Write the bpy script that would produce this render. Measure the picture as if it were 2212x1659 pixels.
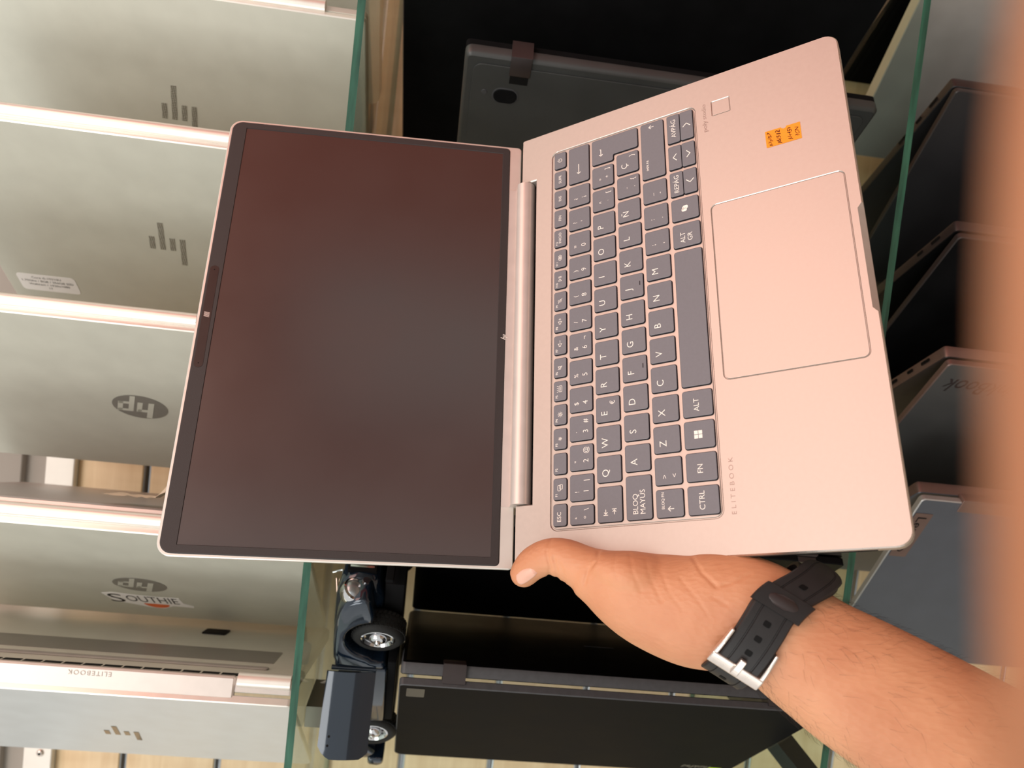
import bpy, bmesh, math, random
from mathutils import Vector, Matrix
random.seed(7)
for o in list(bpy.data.objects): bpy.data.objects.remove(o, do_unlink=True)
SC = bpy.context.scene
COL = SC.collection
PI = math.pi

# ------------------------------------------------------------------ camera
F = 1706.0; CX, CY = 1106.0, 829.5
CAM = Vector((0.0, 0.0, 1.40))
EX = Vector((0.10907, -0.084241, -0.990458))      # image right in the world
EY = Vector((-0.992484, -0.064846, -0.103778))    # image down
EZ = Vector((-0.055485, 0.994333, -0.090681))     # forward (phone held sideways: world up = image left)
cam_d = bpy.data.cameras.new('camera'); cam = bpy.data.objects.new('camera', cam_d); COL.objects.link(cam)
m = Matrix.Identity(4)
for i in range(3):
    m[i][0] = EX[i]; m[i][1] = -EY[i]; m[i][2] = -EZ[i]; m[i][3] = CAM[i]
cam.matrix_world = m
cam_d.sensor_fit = 'HORIZONTAL'; cam_d.sensor_width = 36.0; cam_d.lens = 36.0 * F / 2212.0
cam_d.clip_start = 0.004; cam_d.clip_end = 50
cam_d.dof.use_dof = True; cam_d.dof.focus_distance = 0.50; cam_d.dof.aperture_fstop = 9.5
SC.camera = cam

def ray(px, py):
    return EX * ((px - CX) / F) + EY * ((py - CY) / F) + EZ
def at(px, py, Y):                 # pixel -> point at world depth Y
    d = ray(px, py); return CAM + d * (Y / d.y)
def atz(px, py, z):                # pixel -> point on the horizontal plane z (relative to the camera height)
    d = ray(px, py); return CAM + d * (z / d.z)
def cd(px, py, dep):               # pixel -> point at camera depth
    return CAM + ray(px, py) * dep
def gx(px, py):
    d = ray(px, py); return d.x / d.y

# ------------------------------------------------------------------ light
W = bpy.data.worlds.new('world'); SC.world = W; W.use_nodes = True
W.node_tree.nodes['Background'].inputs[0].default_value = (0.90, 0.90, 0.86, 1)
W.node_tree.nodes['Background'].inputs[1].default_value = 1.08
def area(name, loc, target, sx, sy, power, col):
    l = bpy.data.lights.new(name, 'AREA'); l.shape = 'RECTANGLE'; l.size = sx; l.size_y = sy
    l.energy = power; l.color = col
    o = bpy.data.objects.new(name, l); COL.objects.link(o); o.location = loc
    d = Vector(target) - Vector(loc); o.rotation_euler = d.to_track_quat('-Z', 'Y').to_euler()
    return o
area('daylight_lamp', (-2.75, -1.75, 2.8), (0, 0.6, 1.3), 1.5, 1.5, 36, (1.0, 0.99, 0.95))
area('warm_bounce_light', (1.75, -0.9, 3.3), (0.1, 0.5, 1.3), 2.0, 1.8, 43, (1.0, 0.50, 0.37))  # added light in place of reddish bounce from the right
area('ceiling_lamp', (-0.15, -1.75, 3.1), (0.0, 0.5, 1.3), 1.8, 1.2, 38, (1.0, 0.97, 0.90))
SC.view_settings.view_transform = 'Standard'; SC.view_settings.look = 'None'
SC.view_settings.exposure = -0.27; SC.view_settings.gamma = 1.0; SC.view_settings.use_curve_mapping = False

# ------------------------------------------------------------------ helpers
def srgb(r, g, b):
    def f(c):
        c /= 255.0
        return c / 12.92 if c <= 0.04045 else ((c + 0.055) / 1.055) ** 2.4
    return (f(r), f(g), f(b), 1.0)

def mat(name, col, rough=0.5, metal=0.0, spec=0.5, var=0.06, scale=60.0, bump=0.0, bscale=400.0, coat=0.0, sss=0.0, rvar=0.05):
    mt = bpy.data.materials.new(name); mt.use_nodes = True
    nt = mt.node_tree; b = nt.nodes['Principled BSDF']
    tc = nt.nodes.new('ShaderNodeTexCoord')
    nz = nt.nodes.new('ShaderNodeTexNoise'); nz.inputs['Scale'].default_value = scale; nz.inputs['Detail'].default_value = 5
    nt.links.new(tc.outputs['Object'], nz.inputs['Vector'])
    rp = nt.nodes.new('ShaderNodeValToRGB')
    lo = [max(0, c * (1 - var)) for c in col[:3]] + [1]; hi = [min(1, c * (1 + var)) for c in col[:3]] + [1]
    rp.color_ramp.elements[0].position = 0.3; rp.color_ramp.elements[1].position = 0.7
    rp.color_ramp.elements[0].color = lo; rp.color_ramp.elements[1].color = hi
    nt.links.new(nz.outputs['Fac'], rp.inputs['Fac']); nt.links.new(rp.outputs['Color'], b.inputs['Base Color'])
    if rvar > 0:
        mr = nt.nodes.new('ShaderNodeMapRange')
        mr.inputs['To Min'].default_value = max(0.02, rough - rvar); mr.inputs['To Max'].default_value = min(1, rough + rvar)
        nt.links.new(nz.outputs['Fac'], mr.inputs['Value']); nt.links.new(mr.outputs['Result'], b.inputs['Roughness'])
    else:
        b.inputs['Roughness'].default_value = rough
    b.inputs['Metallic'].default_value = metal
    b.inputs['Specular IOR Level'].default_value = spec
    b.inputs['Coat Weight'].default_value = coat
    if sss > 0:
        b.inputs['Subsurface Weight'].default_value = sss
        b.inputs['Subsurface Radius'].default_value = (0.006, 0.0025, 0.0012)
    if bump > 0:
        n2 = nt.nodes.new('ShaderNodeTexNoise'); n2.inputs['Scale'].default_value = bscale; n2.inputs['Detail'].default_value = 3
        nt.links.new(tc.outputs['Object'], n2.inputs['Vector'])
        bp = nt.nodes.new('ShaderNodeBump'); bp.inputs['Strength'].default_value = bump; bp.inputs['Distance'].default_value = 0.0004
        nt.links.new(n2.outputs['Fac'], bp.inputs['Height']); nt.links.new(bp.outputs['Normal'], b.inputs['Normal'])
    return mt

M = {}
M['deck'] = mat('anodised_silver', srgb(190, 178, 170), 0.42, 0.55, 0.5, 0.025, 300, 0.05, 2500)
M['lid'] = mat('silver_lid', srgb(208, 208, 196), 0.45, 0.30, 0.5, 0.03, 40, 0.03, 2500)
M['lidcool'] = mat('cool_silver_lid', srgb(205, 209, 210), 0.45, 0.30, 0.5, 0.03, 40, 0.03, 2500)
M['lidgrey'] = mat('grey_silver_lid', srgb(186, 182, 180), 0.42, 0.5, 0.5, 0.04, 40, 0.03, 2500)
M['lidgraph'] = mat('graphite_lid', srgb(92, 92, 92), 0.42, 0.5, 0.5, 0.04, 40, 0.03, 2500)
M['lidblue'] = mat('blue_grey_lid', srgb(92, 96, 106), 0.42, 0.4, 0.5, 0.04, 40, 0.03, 2500)
M['liddark'] = mat('dark_grey_lid', srgb(44, 43, 46), 0.42, 0.2, 0.5, 0.06, 30, 0.03, 2500)
M['edge'] = mat('bright_edge', srgb(236, 230, 222), 0.30, 0.55, 0.5, 0.02, 90)
M['pink'] = mat('warm_silver', srgb(214, 204, 198), 0.40, 0.5, 0.5, 0.03, 90)
M['rosy'] = mat('rosy_lit_edge', srgb(120, 98, 92), 0.38, 0.5, 0.5, 0.05, 90)  # pinkish cast of reddish light on right-facing spines, put into the colour
M['hinge'] = mat('dark_bronze_hinge', srgb(52, 44, 44), 0.38, 0.2, 0.5, 0.05, 90)
M['black'] = mat('black_plastic', srgb(20, 20, 21), 0.55, 0.0, 0.02, 0.15, 30, 0.04, 1800)
M['blackgloss'] = mat('black_satin', srgb(8, 8, 9), 0.40, 0.0, 0.05, 0.15, 30, 0.02, 1800)
M['blackbase'] = mat('charcoal_cover', srgb(54, 55, 55), 0.40, 0.0, 0.5, 0.08, 30, 0.04, 1800)
M['greyedge'] = mat('charcoal_edge', srgb(62, 62, 65), 0.5, 0.0, 0.5, 0.12, 200, 0.15, 1500)
M['void'] = mat('dark_void', srgb(6, 6, 7), 0.7, 0, 0.2, 0.1)
M['bezel'] = mat('bezel_black', srgb(48, 43, 43), 0.55, 0.0, 0.5, 0.05, 500, 0.2, 3000)
M['screen'] = mat('matte_screen', srgb(60, 46, 43), 0.24, 0.0, 1.0, 0.05, 15, 0.0)  # brown base carries part of the room's reddish reflection
M['camstrip'] = mat('camera_window', srgb(34, 22, 20), 0.3, 0.0, 0.6, 0.05, 100)
M['keytop'] = mat('key_grey', srgb(116, 115, 121), 0.55, 0.0, 0.4, 0.03, 600, 0.08, 4000)
M['keyside'] = mat('key_side', srgb(30, 26, 34), 0.5, 0.0, 0.3, 0.05, 600)  # near-black: the shadow side of the keys is put into the colour
M['legend'] = mat('legend_white', srgb(245, 238, 230), 0.5, 0, 0.3, 0.02)
M['lettergrey'] = mat('lettering_grey', srgb(168, 142, 132), 0.45, 0.2, 0.4, 0.03)
M['lettersilver'] = mat('lettering_silver', srgb(178, 172, 164), 0.45, 0.2, 0.4, 0.03)
M['dots'] = None
M['logogrey'] = mat('logo_grey', srgb(140, 137, 130), 0.35, 0.4, 0.5, 0.05, 200)
M['logodark'] = mat('logo_mirror_dark', srgb(70, 66, 52), 0.15, 0.8, 0.5, 0.1, 40)
M['orange'] = mat('orange_paper', srgb(255, 150, 45), 0.7, 0, 0.2, 0.04, 120)
M['ink'] = mat('brown_ink', srgb(96, 44, 14), 0.6, 0, 0.2, 0.1)
M['inkblack'] = mat('black_ink', srgb(40, 38, 36), 0.6, 0, 0.2, 0.1)
M['white'] = mat('white_sticker', srgb(246, 243, 241), 0.45, 0, 0.4, 0.02)
M['paper'] = mat('cream_paper', srgb(214, 200, 178), 0.8, 0, 0.2, 0.08, 90, 0.3, 600)
M['sun'] = mat('sun_orange', srgb(236, 110, 50), 0.5, 0, 0.3, 0.1, 80)
M['rubber'] = mat('grey_rubber', srgb(150, 148, 142), 0.7, 0, 0.2, 0.05)
M['strap'] = mat('black_rubber_strap', srgb(32, 30, 31), 0.5, 0, 0.4, 0.1, 200, 0.08, 2500)
M['steel'] = mat('brushed_steel', srgb(222, 210, 202), 0.28, 0.9, 0.5, 0.04, 200)
M['chrome'] = mat('chrome', srgb(215, 215, 218), 0.10, 1.0, 0.5, 0.05, 60)
M['alu'] = mat('aluminium_channel', srgb(170, 175, 180), 0.3, 0.8, 0.5, 0.06, 80)
M['bracketgrey'] = mat('bracket_grey', srgb(112, 108, 98), 0.4, 0.4, 0.4, 0.06, 40)
M['trim'] = mat('white_painted_strip', srgb(226, 222, 214), 0.4, 0.1, 0.4, 0.04, 40)
M['greywall'] = mat('grey_wall', srgb(150, 144, 136), 0.7, 0, 0.3, 0.06, 10)
M['floor'] = mat('floor_tile', srgb(150, 138, 122), 0.5, 0, 0.4, 0.1, 8)
M['carblue'] = mat('navy_car_paint', srgb(24, 38, 54), 0.10, 0.45, 0.6, 0.06, 30, 0.0, 100, coat=0.8)
M['tyre'] = mat('tyre_rubber', srgb(24, 24, 24), 0.65, 0, 0.3, 0.15, 200, 0.5, 900)
M['seat'] = mat('pale_seat', srgb(196, 194, 186), 0.6, 0, 0.3, 0.05)
M['dust'] = mat('dust_speck', srgb(150, 150, 150), 0.8, 0, 0.2, 0.2)

def node_mat(name):
    mt = bpy.data.materials.new(name); mt.use_nodes = True
    return mt, mt.node_tree, mt.node_tree.nodes['Principled BSDF']

# maple boards
mt, nt, b = node_mat('maple_board')
tc = nt.nodes.new('ShaderNodeTexCoord'); mp = nt.nodes.new('ShaderNodeMapping'); mp.inputs['Scale'].default_value = (5, 30, 60)
nz = nt.nodes.new('ShaderNodeTexNoise'); nz.inputs['Scale'].default_value = 1.3; nz.inputs['Detail'].default_value = 7; nz.inputs['Distortion'].default_value = 0.8
mp2 = nt.nodes.new('ShaderNodeMapping'); mp2.inputs['Scale'].default_value = (40, 1, 6)
nz2 = nt.nodes.new('ShaderNodeTexNoise'); nz2.inputs['Scale'].default_value = 1.0; nz2.inputs['Detail'].default_value = 3
mx = nt.nodes.new('ShaderNodeMix'); mx.data_type = 'FLOAT'; mx.inputs[0].default_value = 0.45
rp = nt.nodes.new('ShaderNodeValToRGB')
rp.color_ramp.elements[0].position = 0.32; rp.color_ramp.elements[0].color = srgb(202, 173, 133)
rp.color_ramp.elements[1].position = 0.68; rp.color_ramp.elements[1].color = srgb(228, 205, 167)
nt.links.new(tc.outputs['Object'], mp.inputs['Vector']); nt.links.new(mp.outputs['Vector'], nz.inputs['Vector'])
nt.links.new(tc.outputs['Object'], mp2.inputs['Vector']); nt.links.new(mp2.outputs['Vector'], nz2.inputs['Vector'])
nt.links.new(nz.outputs['Fac'], mx.inputs[2]); nt.links.new(nz2.outputs['Fac'], mx.inputs[3])
nt.links.new(mx.outputs[0], rp.inputs['Fac']); nt.links.new(rp.outputs['Color'], b.inputs['Base Color'])
b.inputs['Roughness'].default_value = 0.45
M['maple'] = mt

# clear glass faces: thin tinted transparency plus fresnel reflection; edge: green glass
mt = bpy.data.materials.new('clear_glass'); mt.use_nodes = True; nt = mt.node_tree
for n in list(nt.nodes): nt.nodes.remove(n)
out = nt.nodes.new('ShaderNodeOutputMaterial'); tr = nt.nodes.new('ShaderNodeBsdfTransparent'); gl = nt.nodes.new('ShaderNodeBsdfGlossy')
tr.inputs['Color'].default_value = (0.90, 0.955, 0.915, 1); gl.inputs['Roughness'].default_value = 0.03
fr = nt.nodes.new('ShaderNodeFresnel'); fr.inputs['IOR'].default_value = 1.45
nzg = nt.nodes.new('ShaderNodeTexNoise'); nzg.inputs['Scale'].default_value = 8
mrg = nt.nodes.new('ShaderNodeMapRange'); mrg.inputs['To Min'].default_value = 0.02; mrg.inputs['To Max'].default_value = 0.07
nt.links.new(nzg.outputs['Fac'], mrg.inputs['Value']); nt.links.new(mrg.outputs['Result'], gl.inputs['Roughness'])
ms = nt.nodes.new('ShaderNodeMixShader')
geo_ = nt.nodes.new('ShaderNodeNewGeometry'); ior_ = nt.nodes.new('ShaderNodeMapRange')
ior_.inputs['To Min'].default_value = 1.20; ior_.inputs['To Max'].default_value = 1.0 / 1.20
nt.links.new(geo_.outputs['Backfacing'], ior_.inputs['Value']); nt.links.new(ior_.outputs['Result'], fr.inputs['IOR'])
nt.links.new(fr.outputs['Fac'], ms.inputs['Fac']); nt.links.new(tr.outputs['BSDF'], ms.inputs[1]); nt.links.new(gl.outputs['BSDF'], ms.inputs[2])
nt.links.new(ms.outputs['Shader'], out.inputs['Surface'])
M['glass'] = mt
mt, nt, b = node_mat('green_glass_edge')
tc = nt.nodes.new('ShaderNodeTexCoord'); mp = nt.nodes.new('ShaderNodeMapping'); mp.inputs['Scale'].default_value = (9, 30, 90)
nz = nt.nodes.new('ShaderNodeTexNoise'); nz.inputs['Scale'].default_value = 2.0; nz.inputs['Detail'].default_value = 6
rp = nt.nodes.new('ShaderNodeValToRGB')
rp.color_ramp.elements[0].position = 0.3; rp.color_ramp.elements[0].color = srgb(24, 60, 48)
rp.color_ramp.elements[1].position = 0.75; rp.color_ramp.elements[1].color = srgb(58, 118, 96)
nt.links.new(tc.outputs['Object'], mp.inputs['Vector']); nt.links.new(mp.outputs['Vector'], nz.inputs['Vector'])
nt.links.new(nz.outputs['Fac'], rp.inputs['Fac']); nt.links.new(rp.outputs['Color'], b.inputs['Base Color'])
b.inputs['Roughness'].default_value = 0.18; b.inputs['Transmission Weight'].default_value = 0.15
M['glassedge'] = mt

# perforated logo bars
mt, nt, b = node_mat('dotted_logo')
tc = nt.nodes.new('ShaderNodeTexCoord'); vo = nt.nodes.new('ShaderNodeTexVoronoi'); vo.inputs['Scale'].default_value = 560; vo.inputs['Randomness'].default_value = 0.1
rp = nt.nodes.new('ShaderNodeValToRGB'); rp.color_ramp.elements[0].position = 0.40; rp.color_ramp.elements[0].color = srgb(118, 115, 104)
rp.color_ramp.elements[1].position = 0.52; rp.color_ramp.elements[1].color = srgb(190, 188, 176)
nt.links.new(tc.outputs['Object'], vo.inputs['Vector']); nt.links.new(vo.outputs['Distance'], rp.inputs['Fac'])
nt.links.new(rp.outputs['Color'], b.inputs['Base Color']); b.inputs['Roughness'].default_value = 0.4; b.inputs['Metallic'].default_value = 0.3
M['dots'] = mt

# skin
mt, nt, b = node_mat('tanned_skin')
tc = nt.nodes.new('ShaderNodeTexCoord')
n1 = nt.nodes.new('ShaderNodeTexNoise'); n1.inputs['Scale'].default_value = 22; n1.inputs['Detail'].default_value = 4
rp = nt.nodes.new('ShaderNodeValToRGB')
rp.color_ramp.elements[0].position = 0.28; rp.color_ramp.elements[0].color = srgb(194, 130, 94)
rp.color_ramp.elements[1].position = 0.72; rp.color_ramp.elements[1].color = srgb(214, 155, 116)
n2 = nt.nodes.new('ShaderNodeTexNoise'); n2.inputs['Scale'].default_value = 330; n2.inputs['Detail'].default_value = 4
mp = nt.nodes.new('ShaderNodeMapping'); mp.inputs['Scale'].default_value = (1.0, 1.0, 0.35)
vo = nt.nodes.new('ShaderNodeTexVoronoi'); vo.inputs['Scale'].default_value = 420
ad = nt.nodes.new('ShaderNodeMath'); ad.operation = 'ADD'
bp = nt.nodes.new('ShaderNodeBump'); bp.inputs['Strength'].default_value = 0.28; bp.inputs['Distance'].default_value = 0.0008
nt.links.new(tc.outputs['Object'], n1.inputs['Vector']); nt.links.new(tc.outputs['Object'], mp.inputs['Vector'])
nt.links.new(mp.outputs['Vector'], n2.inputs['Vector']); nt.links.new(mp.outputs['Vector'], vo.inputs['Vector'])
nt.links.new(n1.outputs['Fac'], rp.inputs['Fac']); nt.links.new(rp.outputs['Color'], b.inputs['Base Color'])
nt.links.new(n2.outputs['Fac'], ad.inputs[0]); nt.links.new(vo.outputs['Distance'], ad.inputs[1])
nt.links.new(ad.outputs[0], bp.inputs['Height']); nt.links.new(bp.outputs['Normal'], b.inputs['Normal'])
b.inputs['Roughness'].default_value = 0.5; b.inputs['Subsurface Weight'].default_value = 0.12
b.inputs['Subsurface Radius'].default_value = (0.004, 0.0015, 0.0008); b.inputs['Subsurface Scale'].default_value = 1.0
M['skin'] = mt
M['skinred'] = mat('skin_crease', srgb(160, 84, 56), 0.55, 0, 0.3, 0.1)
M['nail'] = mat('nail', srgb(226, 176, 156), 0.3, 0, 0.5, 0.03, 100, sss=0.1)
M['hair'] = mat('dark_hair', srgb(28, 20, 15), 0.5, 0, 0.3, 0.1)

# ---- mesh helpers
def mesh(name, verts, faces, mats, parent=None, mw=None, midx=None, smooth=None, local=None):
    me = bpy.data.meshes.new(name); me.from_pydata([tuple(v) for v in verts], [], faces); me.update()
    if not isinstance(mats, (list, tuple)): mats = [mats]
    for x in mats: me.materials.append(x)
    if midx:
        for p, i in zip(me.polygons, midx): p.material_index = i
    if smooth is not None:
        for p in me.polygons: p.use_smooth = True
        me.set_sharp_from_angle(angle=math.radians(smooth))
    for p in me.polygons:
        if len(p.vertices) > 4: p.use_smooth = False
    o = bpy.data.objects.new(name, me); COL.objects.link(o)
    if parent: o.parent = parent
    if local is not None: o.matrix_local = local
    elif mw is not None: o.matrix_world = mw
    return o
def empty(name, mtx, label=None, cat=None, group=None):
    o = bpy.data.objects.new(name, None); COL.objects.link(o); o.matrix_world = mtx; o.empty_display_size = 0.02
    tag(o, label, cat, group); return o
def tag(o, label=None, cat=None, group=None, kind=None):
    if label: o['label'] = label
    if cat: o['category'] = cat
    if group: o['group'] = group
    if kind: o['kind'] = kind
    return o
def frame(o, x, y, z):
    r = Matrix.Identity(4)
    for i in range(3): r[i][0], r[i][1], r[i][2], r[i][3] = x[i], y[i], z[i], o[i]
    return r
def T(x, y, z=0): return Matrix.Translation((x, y, z))

def rrect(x0, y0, x1, y1, r, n=5):
    pts = []
    rs = r if isinstance(r, (list, tuple)) else [r] * 4          # order: (x1,y0),(x1,y1),(x0,y1),(x0,y0)
    for (cx, cy, a0, rr) in ((x1, y0, -PI / 2, rs[0]), (x1, y1, 0, rs[1]), (x0, y1, PI / 2, rs[2]), (x0, y0, PI, rs[3])):
        sx = -1 if cx == x1 else 1; sy = -1 if cy == y1 else 1
        if rr <= 1e-7: pts.append((cx, cy)); continue
        for k in range(n + 1):
            a = a0 + PI / 2 * k / n
            pts.append((cx + sx * rr + rr * math.cos(a), cy + sy * rr + rr * math.sin(a)))
    return pts
def offset(pts, d):                 # inward offset of a CCW loop (d may be a list)
    n = len(pts); out = []
    for i in range(n):
        p0 = Vector(pts[i - 1]); p1 = Vector(pts[i]); p2 = Vector(pts[(i + 1) % n])
        e1 = (p1 - p0).normalized(); e2 = (p2 - p1).normalized()
        n1 = Vector((-e1.y, e1.x)); n2 = Vector((-e2.y, e2.x)); bi = (n1 + n2)
        if bi.length < 1e-6: bi = n1
        bi.normalize(); c = max(0.35, bi.dot(n1)); dd = d[i] if isinstance(d, (list, tuple)) else d
        q = p1 + bi * (dd / c); out.append((q.x, q.y))
    return out
def loft2d(pts, rings):             # rings: list of (inset, z), first = bottom; both ends capped
    V, Fc = [], []; n = len(pts)
    for ins, z in rings:
        lp = offset(pts, ins) if (not isinstance(ins, (int, float)) or abs(ins) > 1e-9) else pts
        for k, (x, y) in enumerate(lp): V.append((x, y, z[k] if isinstance(z, (list, tuple)) else z))
    for r in range(len(rings) - 1):
        for k in range(n):
            a = r * n + k; b_ = r * n + (k + 1) % n; Fc.append((a, b_, b_ + n, a + n))
    Fc.append(tuple(reversed(range(n)))); Fc.append(tuple(range((len(rings) - 1) * n, len(rings) * n)))
    return V, Fc
def slab(name, pts, z0, z1, m_, parent=None, bev=0.0004, mats=None, local=None, smooth=40, mw=None):
    if bev > 0: rings = [(bev, z0), (0, z0 + bev), (0, z1 - bev), (bev * 0.3, z1 - bev * 0.3), (bev, z1)]
    else: rings = [(0, z0), (0, z1)]
    V, Fc = loft2d(pts, rings)
    return mesh(name, V, Fc, m_, parent, mw, smooth=smooth, local=local)
def box(name, x0, y0, z0, x1, y1, z1, m_, parent=None, bev=0.0008, local=None, mw=None):
    return slab(name, [(x0, y0), (x1, y0), (x1, y1), (x0, y1)], z0, z1, m_, parent, bev, local=local, mw=mw)
def fill_holes(outer, holes, z):
    bm = bmesh.new(); edges = []
    for lp in [outer] + holes:
        vs = [bm.verts.new((x, y, z)) for x, y in lp]
        for i in range(len(vs)): edges.append(bm.edges.new((vs[i], vs[(i + 1) % len(vs)])))
    bmesh.ops.triangle_fill(bm, use_beauty=True, use_dissolve=False, edges=edges)
    bm.verts.index_update()
    V = [v.co.copy() for v in bm.verts]; Fc = []
    for f in bm.faces:
        if f.normal.z < 0 or (f.calc_area() > 0 and (f.normal_update() or f.normal.z < 0)): f.normal_flip()
        Fc.append(tuple(v.index for v in f.verts))
    bm.free(); return V, Fc
def join(parts):
    V, Fc = [], []
    for v, f in parts:
        o = len(V); V += list(v); Fc += [tuple(i + o for i in q) for q in f]
    return V, Fc
def cyl(p0, p1, r0, r1=None, n=16, cap=True):
    p0, p1 = Vector(p0), Vector(p1); r1 = r0 if r1 is None else r1
    d = (p1 - p0).normalized(); a = d.orthogonal().normalized(); b_ = d.cross(a); V = []; Fc = []
    for p, r in ((p0, r0), (p1, r1)):
        for k in range(n):
            t = 2 * PI * k / n; V.append(p + a * (r * math.cos(t)) + b_ * (r * math.sin(t)))
    for k in range(n): Fc.append((k, (k + 1) % n, n + (k + 1) % n, n + k))
    if cap: Fc += [tuple(reversed(range(n))), tuple(range(n, 2 * n))]
    return V, Fc
def lathe(prof, n=28, axis='y'):    # prof (r, h)
    V, Fc = [], []
    for r, h in prof:
        for k in range(n):
            t = 2 * PI * k / n; V.append((r * math.cos(t), h, r * math.sin(t)))
    for i in range(len(prof) - 1):
        for k in range(n):
            a = i * n + k; b_ = i * n + (k + 1) % n; Fc.append((a, a + n, b_ + n, b_))
    Fc.append(tuple(range(n))); Fc.append(tuple(reversed(range((len(prof) - 1) * n, len(prof) * n))))
    return V, Fc
def stroke(pts, w, closed=False):   # flat ribbon along a 2-D polyline
    V, Fc = [], []
    n = len(pts); seg = n if closed else n - 1
    for i in range(seg):
        a = Vector(pts[i]); b_ = Vector(pts[(i + 1) % n]); d = (b_ - a)
        if d.length < 1e-9: continue
        d.normalize(); q = Vector((-d.y, d.x)) * (w / 2); e = d * (w * 0.35); k = len(V)
        for p in (a - e - q, b_ + e - q, b_ + e + q, a - e + q): V.append((p.x, p.y, 0))
        Fc.append((k, k + 1, k + 2, k + 3))
    return V, Fc
def arc(cx, cy, r, a0, a1, n=14):
    return [(cx + r * math.cos(math.radians(a0 + (a1 - a0) * k / n)), cy + r * math.sin(math.radians(a0 + (a1 - a0) * k / n))) for k in range(n + 1)]
def poly(pts): return [(x, y, 0) for x, y in pts], [tuple(range(len(pts)))]

_tc = {}
def text2d(s, thin=0.0, sp=1.0):
    k = (s, thin, sp)
    if k in _tc: return _tc[k]
    c = bpy.data.curves.new('t', 'FONT'); c.body = s; c.size = 1.0; c.resolution_u = 3; c.offset = thin; c.space_character = sp
    o = bpy.data.objects.new('t', c); COL.objects.link(o)
    dg = bpy.context.evaluated_depsgraph_get(); me = bpy.data.meshes.new_from_object(o.evaluated_get(dg))
    V = [(v.co.x, v.co.y) for v in me.vertices]; Fc = [tuple(p.vertices) for p in me.polygons]
    bpy.data.objects.remove(o); bpy.data.curves.remove(c); bpy.data.meshes.remove(me)
    _tc[k] = (V, Fc); return _tc[k]
_cap = [v[1] for v in text2d('H')[0]]; CAP = max(_cap) - min(_cap)
def text_at(s, cx, cy, cap, thin=0.0, rot=0.0, sp=1.0, width=None, bold=False, cap_y=None):
    """flat text, horizontally centred on cx, cap-height centred on cy"""
    V, Fc = text2d(s, thin, sp)
    if not V: return [], []
    x0 = min(v[0] for v in V); x1 = max(v[0] for v in V); k = cap / CAP
    kx = k if width is None else width / (x1 - x0)
    c, s_ = math.cos(rot), math.sin(rot); out = []
    for x, y in V:
        u = (x - (x0 + x1) / 2) * kx; v = y * k - cap / 2
        out.append((cx + u * c - v * s_, cy + u * s_ + v * c, 0))
    return out, Fc

# ------------------------------------------------------------------ setting
YF, YB = 0.6325, 0.9600           # front and back edge of the glass shelves
ZU, ZL, ZT = 0.0930, -0.3587, -0.811   # shelf tops relative to the camera height
HZ = CAM.z
wall = bpy.data.objects.new('wall_back', None); COL.objects.link(wall); wall.location = (0, 0.972, 0); tag(wall, kind='structure')
PITCH = 0.112; G0 = HZ + 0.3346
zt = G0 + 0.0785
first = None
tops = [zt] + [G0 - PITCH * k for k in range(0, 16)]
for k in range(len(tops) - 1):
    hi, lo = tops[k] - (0.0 if k == 0 else 0.0042), max(0.02, tops[k + 1] + 0.0042)
    if hi - lo < 0.01: continue
    box('board', -1.6, -0.006, lo, 1.6, 0.012, hi, M['maple'], wall, 0.0012)
    if k < 15:
        zc = tops[k + 1]
        V, Fc = join([([(-1.6, 0.004, zc - .0045), (1.6, 0.004, zc - .0045), (1.6, 0.004, zc + .0045), (-1.6, 0.004, zc + .0045)], [(0, 1, 2, 3)]),
                      cyl((-1.6, -0.003, zc + .0036), (1.6, -0.003, zc + .0036), 0.0016, n=8), cyl((-1.6, -0.003, zc - .0036), (1.6, -0.003, zc - .0036), 0.0016, n=8)])
        mesh('channel', V, Fc, M['alu'], wall, smooth=40)
up = box('wall_upper', -1.6, 0.968, zt + 0.031, 1.6, 0.99, 2.9, M['greywall'], None, 0); tag(up, kind='structure')
tr1 = box('trim_1', -1.6, 0.955, zt, 1.6, 0.985, zt + 0.032, M['trim'], None, 0.001); tag(tr1, kind='structure')
sc_p = at(86, 1627, 0.954)
V, Fc = lathe([(0.0001, -.0022), (0.0026, -.0020), (0.0042, -.0006), (0.0046, 0.0012)], 18); V2, F2 = cyl((0, -.0026, 0), (0, -.0015, 0), 0.0018, n=6)
mesh('screw', V, Fc, M['steel'], tr1, local=T(sc_p.x, 0.9545, sc_p.z), smooth=40)
mesh('screw_socket', V2, F2, M['void'], tr1, local=T(sc_p.x, 0.9545, sc_p.z))
tr2 = box('trim_2', -1.6, 0.958, zt + 0.060, 1.6, 0.985, zt + 0.105, M['greywall'], None, 0.001); tag(tr2, kind='structure')
fl = box('floor', -3.4, -3.2, -0.05, 2.5, 0.99, 0, M['floor'], None, 0); tag(fl, kind='structure')

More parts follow.
